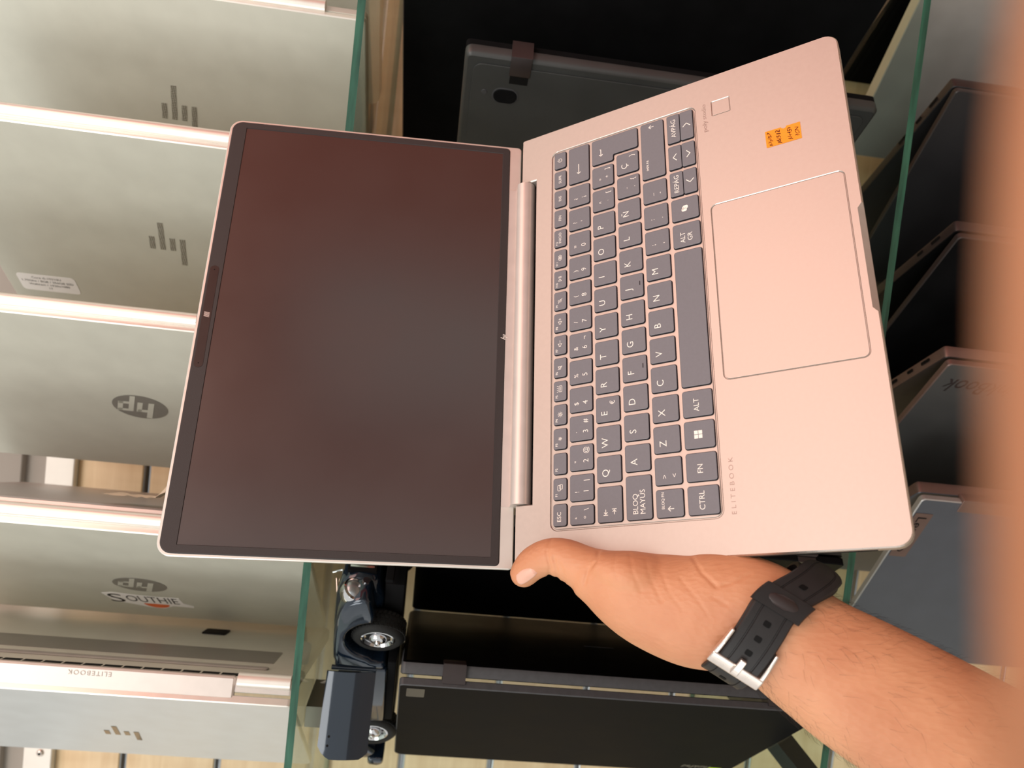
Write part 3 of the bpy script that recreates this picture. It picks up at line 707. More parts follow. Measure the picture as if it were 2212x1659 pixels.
# keyboard tray: raised inner panel leaving a thin groove round it
tray = slab('keyboard_tray', rrect(kx0 + 0.0008, ky0 + 0.0008, kx1 - 0.0008, ky1 - 0.0008, 0.0042, 6), -0.0009, -0.0001, M['deck'], lap, 0.00035)
pad = slab('touchpad', rrect(tx0 + 0.00045, ty0 + 0.00045, tx1 - 0.00045, ty1 - 0.00045, 0.0032, 6), -0.0009, -0.00005, M['deck'], lap, 0.00015)
fpp = slab('fingerprint_reader', rrect(fpx0 + 0.0003, fpy0 + 0.0003, fpx1 - 0.0003, fpy1 - 0.0003, 0.0003, 2), -0.0006, -0.0002, M['deck'], lap, 0.00012)
slab('hinge_recess', rrect(NX0 + 0.0002, -ND + 0.0002, NX1 - 0.0002, 0.0, 0.0003, 2), -0.0126, -0.0075, M['void'], lap, 0)
box('side_vent', -0.0003, -0.205, -0.0062, 0.0002, -0.125, -0.0046, M['void'], lap, 0)
# deck lettering
mesh('lettering', *text_at('ELITEBOOK', 0.0381, -0.1371, 0.0025, thin=-0.012, width=0.0315, sp=1.55), M['lettergrey'], lap, local=T(0, 0, 0.00012))
mesh('lettering', *text_at('poly', 0.2765, -0.1372, 0.0028, width=0.0088), M['lettergrey'], lap, local=T(0, 0, 0.00012))
mesh('lettering', *text_at('studio', 0.2880, -0.1372, 0.0028, thin=-0.014, width=0.0116), M['lettergrey'], lap, local=T(0, 0, 0.00012))
# orange price sticker
sx0, sx1, sy0, sy1 = 0.2461, 0.2580, -0.1951, -0.1742
pts = [(sx0, sy0), (sx1, sy0), (sx1, sy0 + .0082), (sx1 - .0010, sy0 + .0084), (sx1 - .0014, sy0 + .0098), (sx1 - .0006, sy0 + .0112), (sx1, sy0 + .0114), (sx1, sy1), (sx0 + .0006, sy1), (sx0, sy1 - .0004)]
stk = mesh('price_sticker', *loft2d(pts, [(0, 0), (0, 0.0002)]), M['orange'], lap, local=T(0, 0, 0.00005))
hand_lines = [('R7p/i5/7', 0.00, .0019, .62), ('16/512', 0.0052, .0024, .62), ('8/+45h', 0.0118, .0024, .55), ('?CN', 0.0162, .0021, .30)]
parts = []
for t_, off_, cap_, wf in hand_lines:
    V, Fc = text_at(t_, (sx0 + sx1) / 2 - 0.0004, sy1 - 0.0028 - off_, cap_, thin=0.012, width=(sx1 - sx0) * (wf + .22))
    V = [(x + 0.25 * (y - (sy1 - 0.003 - off_)) + 0.0002 * math.sin(x * 2500), y + 0.0003 * math.sin(x * 1900) + 0.06 * (x - sx0), 0) for x, y, z in V]; parts.append((V, Fc))
V, Fc = join(parts); mesh('handwriting', V, Fc, M['ink'], stk, local=T(0, 0, 0.0003))

# keys
p = 0.0188; GAP = 0.00115
rowsY = {'F': (-.0368, -.0274), 'N': (-.0548, -.0388), 'Q': (-.0729, -.0569), 'A': (-.0912, -.0752), 'Z': (-.1097, -.0934), 'B': (-.1299, -.1120)}
LFT, RGT = 0.0219, 0.2942
keys = []                          # (row, x0, x1, legends)
def L_(t_, fx=.35, fy=.36, cap=.0042, thin=-0.006): return ('t', t_, fx, fy, cap, thin)
fw = (RGT - LFT) / 17
fl_ = ['ESC'] + ['F%d' % k for k in range(1, 13)] + ['FIN', 'INS', 'SUPR', 'PWR']
for k, s in enumerate(fl_):
    x0, x1 = LFT + fw * k, LFT + fw * (k + 1)
    if s == 'ESC': lg = [L_('ESC', .42, .45, .0026, 0.0)]
    elif s == 'F12': lg = [L_('F12', .22, .24, .0013, .01), L_('INICIO', .52, .50, .0019, 0.0)]
    elif s in ('FIN', 'INS', 'SUPR'): lg = [L_(s, .5, .5, .0020, 0.0)]
    elif s == 'PWR': lg = [('i', 'power')]
    else: lg = [L_(s, .22, .26, .0015, .008), ('i', s)]
    keys.append(('F', x0, x1, lg))
num = [('ª', 'º', '\\'), ('!', '1', '|'), ('"', '2', '@'), ('·', '3', '#'), ('$', '4', ''), ('%', '5', ''), ('&', '6', '¬'), ('/', '7', ''), ('(', '8', ''), (')', '9', ''), ('=', '0', ''), ('?', "'", ''), ('¿', '¡', '')]
xs = [LFT] + [0.0361 + p * k for k in range(13)]
for k, (a, b_, c) in enumerate(num):
    lg = [L_(a, .34, .31, .0028, -.002), L_(b_, .36, .69, .0034, -.006)]
    if c: lg.append(L_(c, .76, .69, .0031, -.002))
    keys.append(('N', xs[k], xs[k + 1], lg))
keys.append(('N', xs[13], RGT, [('i', 'back')]))
xs = [LFT] + [0.0457 + p * k for k in range(13)]
keys.append(('Q', xs[0], xs[1], [('i', 'tab')]))
for k, s in enumerate('QWERTYUIOP'):
    lg = [L_(s)]
    if s == 'E': lg.append(L_('€', .74, .70, .0030, -.002))
    keys.append(('Q', xs[k + 1], xs[k + 2], lg))
keys.append(('Q', xs[11], xs[12], [L_('^', .38, .40, .0028, -.01), L_('`', .40, .78, .0028, -.01), L_('[', .80, .72, .0030, -.002)]))
keys.append(('Q', xs[12], xs[13], [L_('*', .36, .42, .0026, 0), L_('+', .42, .70, .0028, -.008), L_(']', .80, .70, .0030, -.002)]))
xs = [LFT] + [0.0504 + p * k for k in range(13)]
keys.append(('A', xs[0], xs[1], [L_('BLOQ', .36, .36, .0031, -.004), L_('MAYÚS', .40, .64, .0031, -.004)]))
for k, s in enumerate('ASDFGHJKLÑ'):
    lg = [L_(s)]
    if s in 'FJ': lg.append(('i', 'ridge'))
    keys.append(('A', xs[k + 1], xs[k + 2], lg))
keys.append(('A', xs[11], xs[12], [L_('¨', .42, .52, .0030, 0), L_('´', .42, .86, .0030, 0), L_('{', .80, .72, .0031, -.002)]))
keys.append(('A', xs[12], xs[13], [L_('Ç'), L_('}', .80, .70, .0031, -.002)]))
xs = [LFT] + [0.0405 + p * k for k in range(12)]
keys.append(('Z', xs[0], xs[1], [L_('BLOQ FN', .60, .26, .0016, 0.0), ('i', 'shift')]))
keys.append(('Z', xs[1], xs[2], [L_('>', .30, .36, .0030, -.008), L_('<', .32, .72, .0030, -.008)]))
for k, s in enumerate('ZXCVBNM'): keys.append(('Z', xs[k + 2], xs[k + 3], [L_(s)]))
for k, (a, b_) in enumerate(((';', ','), (':', '.'), ('_', '-'))): keys.append(('Z', xs[k + 9], xs[k + 10], [L_(a, .36, .34, .0030, 0.0), L_(b_, .36, .70, .0030, 0.0)]))
keys.append(('Z', xs[12], RGT, [L_('IMPR PA', .24, .26, .0016, 0.0), ('i', 'shiftr')]))
xs = [LFT, .0407, .0597, .0786, .0973, .1902, .2095, .2281]
for k, s in enumerate(('CTRL', 'FN', 'WIN', 'ALT', 'SPACE', 'GR', 'COP')):
    lg = {'CTRL': [L_('CTRL', .50, .46, .0031, -.004)], 'FN': [L_('FN', .44, .46, .0031, -.004)], 'WIN': [('i', 'win')], 'ALT': [L_('ALT', .44, .46, .0031, -.004)],
          'SPACE': [], 'GR': [L_('ALT', .40, .36, .0030, -.002), L_('GR', .40, .62, .0030, -.002)], 'COP': [('i', 'cop')]}[s]
    keys.append(('B', xs[k], xs[k + 1], lg))
ymid = (rowsY['B'][0] + rowsY['B'][1]) / 2
for (x0, x1, t_, up_, dn) in ((.2281, .2488, 'REPÁG', None, 'left'), (.2488, .2694, None, 'up', 'down'), (.2694, RGT, 'AVPÁG', None, 'right')):
    keys.append((('b', ymid - GAP * .5 + .0006, rowsY['B'][1]), x0, x1, [L_(t_, .5, .5, .0031, -.004)] if t_ else [('i', up_)]))
    keys.append((('b', rowsY['B'][0], ymid - .0006 + GAP * .5), x0, x1, [('i', dn)]))

def icon(nm, x0, y0, x1, y1):
    cx, cy = (x0 + x1) / 2, (y0 + y1) / 2; w = .00042; P_ = []
    X = lambda f_: x0 + (x1 - x0) * f_
    Y_ = lambda f_: y1 + (y0 - y1) * f_
    if nm == 'power': P_ = [stroke(arc(cx, cy, .0014, 130, 410), w), stroke([(cx, cy + .0019), (cx, cy + .0002)], w)]
    elif nm == 'back': P_ = [stroke([(X(.24), cy), (X(.50), cy)], .0005), stroke([(X(.24) + .0011, cy + .0012), (X(.24), cy), (X(.24) + .0011, cy - .0012)], .0005)]
    elif nm == 'enter': P_ = [stroke([(X(.30), Y_(.44)), (X(.56), Y_(.44)), (X(.56), Y_(.40))], .0005), stroke([(X(.30) + .0011, Y_(.44) + .0012), (X(.30), Y_(.44)), (X(.30) + .0011, Y_(.44) - .0012)], .0005)]
    elif nm == 'tab':
        for f_, s_ in ((.34, -1), (.68, 1)):
            a, b_ = X(.20), X(.36); y = Y_(f_); e = a if s_ < 0 else b_
            P_ += [stroke([(a + .0004, y), (b_ - .0002, y)], w), stroke([(e, y + .0013), (e, y - .0013)], w), stroke([(e - s_ * .0016, y + .001), (e - s_ * .0006, y), (e - s_ * .0016, y - .001)], w)]
    elif nm in ('shift', 'shiftr'):
        ax, ay = (X(.30), Y_(.54)) if nm == 'shift' else (X(.91), Y_(.48))
        P_ = [stroke([(ax, ay - .0016), (ax, ay + .0016)], w), stroke([(ax - .0013, ay + .0003), (ax, ay + .0017), (ax + .0013, ay + .0003)], w)]
    elif nm in ('up', 'down', 'left', 'right'):
        r = {'up': 0, 'left': 90, 'down': 180, 'right': 270}[nm] * PI / 180
        q = [(-.0024, -.0010), (0, .0012), (.0024, -.0010)]
        P_ = [stroke([(cx + x * math.cos(r) - y * math.sin(r), cy + x * math.sin(r) + y * math.cos(r)) for x, y in q], .00055)]
    elif nm == 'win':
        for sx in (-1, 1):
            for sy in (-1, 1):
                a, b_ = cx + sx * .00125 - .0011, cy + .0006 + sy * .00125 - .0011; P_.append(poly([(a, b_), (a + .0022, b_), (a + .0022, b_ + .0022), (a, b_ + .0022)]))
    elif nm == 'cop':
        P_ = [poly(rrect(cx - .0020, cy - .0012, cx + .0004, cy + .0022, .0009)), poly(rrect(cx - .0002, cy - .0020, cx + .0022, cy + .0014, .0009)), poly([(cx - .0012, cy + .0018), (cx + .0012, cy + .0018), (cx + .0016, cy + .0008), (cx - .0006, cy + .0008)])]
    elif nm == 'ridge': P_ = []
    elif nm in ('F3', 'F4'):
        r = .0010 if nm == 'F3' else .0015; x, y = X(.50), Y_(.52)
        P_ = [stroke([(x + r * .45 * math.cos(k * PI / 4), y + r * .45 * math.sin(k * PI / 4)), (x + r * 1.15 * math.cos(k * PI / 4), y + r * 1.15 * math.sin(k * PI / 4))], .0003) for k in range(8)]
        P_.append(stroke(arc(x, y, r * .35, 0, 360, 10), .0003))
    elif nm == 'F1': P_ = [stroke(rrect(X(.42), cy - .0006, X(.42) + .0034, cy + .0014, .0004, 2), .0003, True), stroke(rrect(X(.42) + .0010, cy - .0018, X(.42) + .0038, cy + .0001, .0003, 2), .0003, True)]
    elif nm == 'F2': P_ = []
    elif nm == 'F5': P_ = [stroke(rrect(X(.45), cy - .0014, X(.45) + .0040, cy + .0006, .0003, 2), .0003, True), stroke([(X(.45) + .0008, cy - .0004), (X(.45) + .0032, cy - .0004)], .0003)] + [stroke([(X(.45) + .0002 + .0012 * k, cy + .0012), (X(.45) + .0001 + .0012 * k + .0002 * (k - 1.5), cy + .0020)], .00028) for k in range(4)]
    elif nm in ('F6', 'F7', 'F8'):
        x = X(.42); P_ = [stroke([(x, cy - .0006), (x, cy + .0006), (x + .0008, cy + .0006), (x + .0018, cy + .0014), (x + .0018, cy - .0014), (x + .0008, cy - .0006)], .0003, True)]
        if nm == 'F6': P_.append(stroke([(x - .0003, cy + .0014), (x + .0022, cy - .0014)], .0003))
        else: P_.append(stroke([(x + .0026, cy), (x + .0042, cy)], .0003))
        if nm == 'F8': P_.append(stroke([(x + .0034, cy + .0008), (x + .0034, cy - .0008)], .0003))
    elif nm == 'F9':
        x = X(.50); P_ = [stroke(rrect(x - .0005, cy - .0003, x + .0005, cy + .0014, .0005, 3), .0003, True), stroke(arc(x, cy + .0001, .0011, 200, 340, 8), .0003), stroke([(x - .0016, cy + .0013), (x + .0016, cy - .0016)], .0003)]
    elif nm == 'F10':
        x = X(.42); P_ = [stroke([(x, cy + .0011), (x + .0017, cy), (x, cy - .0011)], .0003, True), stroke([(x + .0024, cy + .0011), (x + .0024, cy - .0011)], .0003), stroke([(x + .0032, cy + .0011), (x + .0032, cy - .0011)], .0003)]
    elif nm == 'F11':
        x = X(.46)
        for k in range(3): P_.append(stroke([(x + .0011 * k - .0010, cy), (x + .0011 * k + .0001, cy + .0012), (x + .0011 * k + .0012, cy), (x + .0011 * k + .0001, cy - .0012)], .0003, True))
    return join(P_) if P_ else ([], [])

KH = 0.00115
def make_key(pts, x0, y0, x1, y1, lg):
    V, Fc = loft2d(pts, [(-0.00018, -0.0001), (0.0, KH * 0.55), (0.00022, KH * 0.92), (0.0006, KH)])
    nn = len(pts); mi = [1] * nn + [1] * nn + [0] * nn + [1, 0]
    k = mesh('key', V, Fc, [M['keytop'], M['keyside']], tray, midx=mi, smooth=50)
    geos = []
    for g_ in lg:
        if g_[0] == 't':
            _, t_, fx, fy, cap, thin = g_
            geos.append(text_at(t_, x0 + (x1 - x0) * fx, y1 + (y0 - y1) * fy, cap, thin))
        elif g_[1] == 'ridge':
            cx = (x0 + x1) / 2; mesh('ridge', *loft2d(rrect(cx - .0012 + .0008, y0 + .0022, cx + .0024, y0 + .0026, .0001, 2), [(0, 0), (0, .0003)]), M['keyside'], k, local=T(0, 0, KH))
        else: geos.append(icon(g_[1], x0, y0, x1, y1))
    geos = [q for q in geos if q[0]]
    if geos:
        V, Fc = join(geos); mesh('legend', V, Fc, M['legend'], k, local=T(0, 0, KH + 0.00006))
for row, x0, x1, lg in keys:
    if isinstance(row, tuple): y0, y1 = row[1], row[2]
    else: y0, y1 = rowsY[row]
    a, b_ = x0 + GAP, x1 - GAP
    hb = isinstance(row, tuple)
    make_key(rrect(a, y0, b_, y1, 0.0016 if not hb else 0.0012, 4), a, y0, b_, y1, lg)
# the two-row enter key
ex0, exm, ex1 = 0.2713 + GAP, 0.2760 + GAP, RGT - GAP
ya, yb = rowsY['A'][0], rowsY['Q'][1]; ym = rowsY['Q'][0] - 0.0002
pts = [(exm + .0014, ya)] + corner(ex1 - .0016, ya + .0016, -PI / 2, .0016, 4) + corner(ex1 - .0016, yb - .0016, 0, .0016, 4) + corner(ex0 + .0016, yb - .0016, PI / 2, .0016, 4) + [(ex0, ym + .0012), (ex0 + .0004, ym + .0004), (ex0 + .0012, ym), (exm - .001, ym), (exm - .0002, ym - .0003), (exm, ym - .001)] + [(exm, ya + .0014), (exm + .0004, ya + .0004)]
make_key(pts, ex0, rowsY['Q'][0], ex1, yb, [('i', 'enter')])

# lid
th = math.radians(37.715)
u = Vector((0, math.cos(th), math.sin(th))); nl = Vector((0, -math.sin(th), math.cos(th)))
LM = frame((0, 0.004515, -0.006608), Vector((1, 0, 0)), u, nl)      # x right, y up the lid, z towards the user
Lt = 0.2142
lp = rrect(0.0, 0.0, Wd, Lt, [0.003, 0.0088, 0.0088, 0.003], 8)
V, Fc = loft2d(lp, [(0.004, -0.0055), (0.0008, -0.0048), (0.0, -0.0036), (0.0, -0.0006), (0.0006, 0.0)])
lid = mesh('lid', V, Fc, M['edge'], lap, local=LM, smooth=40)
S0y = 0.0087
sxa, sya, sxb, syb = 0.0069, 0.0141, 0.3085, 0.2026
bez = rrect(0.0017, S0y, Wd - 0.0017, Lt - 0.0017, [0.003, 0.0074, 0.0074, 0.003], 8)
hole = rrect(sxa, sya, sxb, syb, 0.0003, 2)
b_out, b_in = bez, offset(bez, 0.0007)
parts = [fill_holes(b_in, [hole], 0.0007)]
k = len(bez); V = [(x, y, 0) for x, y in b_out] + [(x, y, .00035) for x, y in offset(bez, .0002)] + [(x, y, .0007) for x, y in b_in]
parts.append((V, [(i + r * k, (i + 1) % k + r * k, (i + 1) % k + (r + 1) * k, i + (r + 1) * k) for r in range(2) for i in range(k)]))
k = len(hole); V = [(x, y, .0007) for x, y in hole] + [(x, y, .0001) for x, y in offset(hole, .0003)]
parts.append((V, [(i, i + k, (i + 1) % k + k, (i + 1) % k) for i in range(k)]))
V, Fc = join(parts); bezel = mesh('bezel', V, Fc, M['bezel'], lid, smooth=35)
mesh('screen', [(sxa, sya, .0002), (sxb, sya, .0002), (sxb, syb, .0002), (sxa, syb, .0002)], [(0, 1, 2, 3)], M['screen'], lid)
# camera window in the top bezel
LMW = HR @ LM; LINV = LMW.inverted()
def lid_hit(px, py):
    o = LINV @ CAM; q = LINV.to_3x3() @ ray(px, py); t = (0.0007 - o.z) / q.z; h = o + q * t; return h.x, h.y
c0 = lid_hit(461, 582); c1 = lid_hit(431, 784); xa, xb = sorted((c0[0], c1[0])); yc = (c0[1] + c1[1]) / 2
cw = slab('camera_window', rrect(xa - .003, yc - .0029, xb + .003, yc + .0029, 0.0028, 8), 0.0006, 0.00085, M['camstrip'], bezel, 0)
for x in (xa, xb): mesh('microphone_hole', *cyl((x, yc, .0008), (x, yc, .0009), 0.0004, n=10), M['void'], cw)
cx_ = lid_hit(448, 680)[0]
sh = []
for k_ in range(6): sh.append(poly([(cx_ - .0017 + .0006 * k_, yc - .0018), (cx_ - .0014 + .0006 * k_, yc - .0018), (cx_ - .0008 + .0006 * k_, yc + .0018), (cx_ - .0011 + .0006 * k_, yc + .0018)]))
mesh('camera_shutter', *join(sh), M['pink'], cw, local=T(0, 0, .00095))
box('shutter_slider', cx_ - .006, Lt - .0004, -0.0042, cx_ + .006, Lt + .0004, -.0012, M['void'], lid, 0.0002)
# small maker's mark on the lower bezel: four slanted strokes
cx_, cy_ = lid_hit(1089, 728)
g_ = []
for (uu, v0, v1) in ((-1.5, -.6, 1.7), (-.5, -.6, .6), (.5, -1.7, .6), (1.5, -.6, .6)):
    g_.append(stroke([(cx_ + (uu * .62 + .3 * v0) * .0016, cy_ + v0 * .0013), (cx_ + (uu * .62 + .3 * v1) * .0016, cy_ + v1 * .0013)], .00042))
mesh('maker_mark', *join(g_), M['legend'], bezel, local=T(0, 0, .0008))
# hinge barrel that fills the notch of the base
prof = [(S0y - 0.0002, 0.00025), (0.005, 0.0003)]
V = []; Fc = []; ps = []
# profile in the laptop's own y-z plane
a0 = Vector((0, 0.004515, -0.006608)) + u * (S0y - 0.0002) + nl * 0.0003
a1 = Vector((0, 0.004515, -0.006608)) + u * 0.0035 + nl * 0.0006
ps = [(a0.y, a0.z), (a1.y, a1.z)]
cyc, czc, rr = -0.0012, -0.0040, 0.0070
for k_ in range(11):
    a = math.radians(62 + 16 * k_); ps.append((cyc + rr * math.cos(a), czc + rr * math.sin(a)))
ps.append((0.004, -0.0115))
for x in (NX0 + 0.0006, NX1 - 0.0006):
    for (y, z) in ps: V.append((x, y, z))
k_ = len(ps)
Fc = [(i, i + 1, i + 1 + k_, i + k_) for i in range(k_ - 1)] + [tuple(reversed(range(k_))), tuple(range(k_, 2 * k_))]
mesh('hinge_cover', V, Fc, M['pink'], lap, smooth=30)

# ------------------------------------------------------------------ person: left forearm and hand
VIEW = EZ
def tube(pts, n=28, wref=None, capr=0.6):
    """pts: (Vector, half width across the view, half depth). Returns mesh of a closed tapered tube with rounded ends."""
    V, Fc = [], []; m_ = len(pts)
    P0 = [q[0] for q in pts]
    frames = []
    for i in range(m_):
        t = (P0[min(i + 1, m_ - 1)] - P0[max(i - 1, 0)]).normalized()
        wv = (wref if wref is not None else VIEW); s = t.cross(wv).normalized(); d = s.cross(t).normalized(); frames.append((t, s, d))
    rows = []
    t, s, d = frames[0]; c, ra, rb = pts[0]
    for f_ in (0.9, 0.55): rows.append((c - t * min(ra, rb) * f_ * capr, ra * math.sqrt(1 - f_ * f_), rb * math.sqrt(1 - f_ * f_), s, d))
    for i in range(m_): rows.append((pts[i][0], pts[i][1], pts[i][2], frames[i][1], frames[i][2]))
    t, s, d = frames[-1]; c, ra, rb = pts[-1]
    for f_ in (0.5, 0.85, 0.98): rows.append((c + t * min(ra, rb) * f_, ra * math.sqrt(1 - f_ * f_), rb * math.sqrt(1 - f_ * f_), s, d))
    for (c, ra, rb, s, d) in rows:
        for k in range(n):
            a = 2 * PI * k / n; V.append(c + s * (ra * math.cos(a)) + d * (rb * math.sin(a)))
    for i in range(len(rows) - 1):
        for k in range(n):
            a = i * n + k; b_ = i * n + (k + 1) % n; Fc.append((a, b_, b_ + n, a + n))
    Fc.append(tuple(reversed(range(n)))); Fc.append(tuple(range((len(rows) - 1) * n, len(rows) * n)))
    return V, Fc
def spline(pts, k=5):
    """Catmull-Rom through (Vector, a, b)"""
    out = []
    P = [Vector((q[0].x, q[0].y, q[0].z, q[1])) for q in pts]; B = [q[2] for q in pts]
    for i in range(len(P) - 1):
        p0, p1, p2, p3 = P[max(i - 1, 0)], P[i], P[i + 1], P[min(i + 2, len(P) - 1)]
        b0, b1, b2, b3 = B[max(i - 1, 0)], B[i], B[i + 1], B[min(i + 2, len(P) - 1)]
        for j in range(k):
            t = j / k; f = lambda a, b_, c, d: 0.5 * (2 * b_ + (c - a) * t + (2 * a - 5 * b_ + 4 * c - d) * t * t + (3 * b_ - a - 3 * c + d) * t ** 3)
            q = f(p0, p1, p2, p3); out.append((Vector((q[0], q[1], q[2])), q[3], f(b0, b1, b2, b3)))
    out.append(pts[-1]); return out
def fuse(name, tubes, voxel, m_, smooth_it=6, parent=None):
    V, Fc = join(tubes)
    me = bpy.data.meshes.new(name + '_raw'); me.from_pydata([tuple(v) for v in V], [], Fc); me.update()
    o = bpy.data.objects.new(name + '_raw', me); COL.objects.link(o)
    rm = o.modifiers.new('r', 'REMESH'); rm.mode = 'VOXEL'; rm.voxel_size = voxel
    sm = o.modifiers.new('s', 'SMOOTH'); sm.factor = 0.5; sm.iterations = smooth_it
    dg = bpy.context.evaluated_depsgraph_get(); dg.update()
    me2 = bpy.data.meshes.new_from_object(o.evaluated_get(dg)); me2.name = name
    bpy.data.objects.remove(o); bpy.data.meshes.remove(me)
    me2.materials.clear(); me2.materials.append(m_)
    for p_ in me2.polygons: p_.use_smooth = True
    ob = bpy.data.objects.new(name, me2); COL.objects.link(ob)
    if parent: ob.parent = parent
    return ob
k_ = F
def C(px, py, dep, wpx, dm): return (cd(px, py, dep), wpx * dep / F, dm)
arm = spline([C(2560, 1890, .395, 172, .038), C(2300, 1735, .398, 168, .036), C(2030, 1580, .402, 160, .033), C(1862, 1483, .407, 149, .029), C(1760, 1418, .411, 134, .0245), C(1690, 1368, .415, 128, .0225), C(1620, 1335, .420, 131, .0225),
              C(1560, 1322, .426, 128, .0235), C(1490, 1318, .432, 120, .0240), C(1410, 1298, .438, 104, .0220), C(1345, 1272, .442, 86, .0195), C(1290, 1246, .446, 62, .0150)])
thumb = spline([C(1370, 1285, .442, 80, .018), C(1305, 1252, .445, 62, .0155), C(1258, 1226, .449, 49, .0125), C(1218, 1207, .4525, 44, .0112), C(1184, 1203, .4555, 39, .0104), C(1152, 1217, .460, 36, .0098), C(1132, 1238, .4635, 31, .0085)])
HL = HR
def LP(x, y, z): return HL @ Vector((x, y, z))
thenar = spline([C(1490, 1290, .446, 60, .014), C(1420, 1262, .4375, 60, .016), C(1360, 1245, .4365, 56, .016), C(1310, 1228, .440, 40, .013)])
hyp = spline([C(1640, 1268, .440, 62, .016), C(1580, 1258, .446, 66, .018), C(1500, 1255, .455, 62, .018), C(1430, 1250, .462, 52, .016)])
tubes = [tube(arm, 36), tube(thumb, 24), tube(thenar, 20), tube(hyp, 24)]
zf = -0.0128 - 0.0088
palm_in = [C(1400, 1262, .458, 50, .014)[0], C(1450, 1262, .458, 50, .014)[0], C(1510, 1266, .452, 50, .014)[0], C(1565, 1272, .446, 50, .014)[0]]
for (yy, ln, r0, pin) in ((-.060, .082, .0095, palm_in[0]), (-.083, .092, .0098, palm_in[1]), (-.106, .084, .0092, palm_in[2]), (-.127, .066, .0080, palm_in[3])):
    pts = [(pin, r0 * 1.35, r0 * 1.35), (LP(-0.006, yy, zf - 0.012), r0 * 1.15, r0 * 1.15), (LP(ln * 0.28, yy + .001, zf - 0.007), r0 * 1.08, r0 * 1.05), (LP(ln * 0.58, yy + .003, zf - 0.003), r0 * 1.0, r0 * .98), (LP(ln * 0.85, yy + .005, zf), r0 * .92, r0 * .9), (LP(ln, yy + .006, zf + .0004), r0 * .8, r0 * .78)]
    tubes.append(tube(spline(pts, 4), 18))
person = fuse('person', tubes, 0.0011, M['skin'], 8)
CREASES = [([(1190, 1164), (1181, 1190), (1183, 1206)], .5), ([(1183, 1206), (1189, 1224), (1186, 1242)], .8), ([(1196, 1205), (1201, 1225), (1204, 1252)], .7), ([(1208, 1212), (1214, 1232), (1220, 1258)], .4),
           ([(1292, 1192), (1287, 1212), (1270, 1232), (1262, 1262)], .8), ([(1330, 1195), (1326, 1225), (1335, 1255)], .25), ([(1360, 1195), (1366, 1235), (1385, 1280)], .3), ([(1395, 1210), (1405, 1250), (1430, 1300)], .3), ([(1430, 1240), (1445, 1280), (1475, 1320)], .3),
           ([(1497, 1206), (1515, 1236), (1548, 1268)], .9), ([(1548, 1268), (1590, 1254), (1622, 1240)], .5), ([(1470, 1250), (1510, 1300), (1530, 1330)], .35), ([(1540, 1290), (1575, 1310)], .4)]
segs = [(Vector(pl[i]), Vector(pl[i + 1]), dp) for pl, dp in CREASES for i in range(len(pl) - 1)]
me_ = person.data; me_.update(); moves = []
for v in me_.vertices:
    q = v.co - CAM; z_ = q.dot(EZ); px = CX + F * q.dot(EX) / z_; py = CY + F * q.dot(EY) / z_
    if not (1150 < px < 1640 and 1150 < py < 1350): continue
    if v.normal.dot(EZ) > 0.1: continue
    w_ = 0.0
    for a_, b_, dp in segs:
        ab = b_ - a_; t_ = max(0, min(1, (Vector((px, py)) - a_).dot(ab) / ab.length_squared)); d_ = (Vector((px, py)) - a_ - ab * t_).length
        if d_ < 16: w_ = max(w_, dp * math.exp(-(d_ / 4.6) ** 2) - 0.35 * dp * math.exp(-((d_ - 9) / 5) ** 2))
    if w_: moves.append((v.index, v.normal.copy(), w_))
for i_, n_, w_ in moves: me_.vertices[i_].co -= n_ * (0.00085 * w_)
me_.update()
tag(person, 'tanned left forearm and hand holding up the open silver laptop by its left edge', 'person')
# thumb nail
from mathutils.bvhtree import BVHTree
bvh = BVHTree.FromPolygons([v.co for v in person.data.vertices], [tuple(p_.vertices) for p_ in person.data.polygons])
outl = [(1114, 1243), (1120, 1236), (1128, 1230.5), (1137, 1227.5), (1146, 1227), (1154, 1230), (1162, 1237), (1157, 1244), (1149, 1250), (1141, 1256), (1133, 1261), (1125, 1264), (1118, 1260), (1114.5, 1252)]
cpx = (1137, 1244.5); V = []; Fc = []; R_ = 6; S_ = len(outl)
for i in range(R_ + 1):
    for (ox, oy) in outl:
        f_ = i / R_; hit = None
        while hit is None and f_ > -0.01:
            hit, hn, _, _ = bvh.ray_cast(CAM, ray(cpx[0] + (ox - cpx[0]) * f_, cpx[1] + (oy - cpx[1]) * f_)); f_ -= 0.04
        if hit is None: hit, hn = cd(1137, 1244, .455), -EZ
        V.append(hit + hn * (0.0007 if i < R_ else -0.0002))
for i in range(R_):
    for j in range(S_): Fc.append((i * S_ + j, i * S_ + (j + 1) % S_, (i + 1) * S_ + (j + 1) % S_, (i + 1) * S_ + j))
nail = mesh('thumbnail', V, Fc, M['nail'], person, smooth=80)
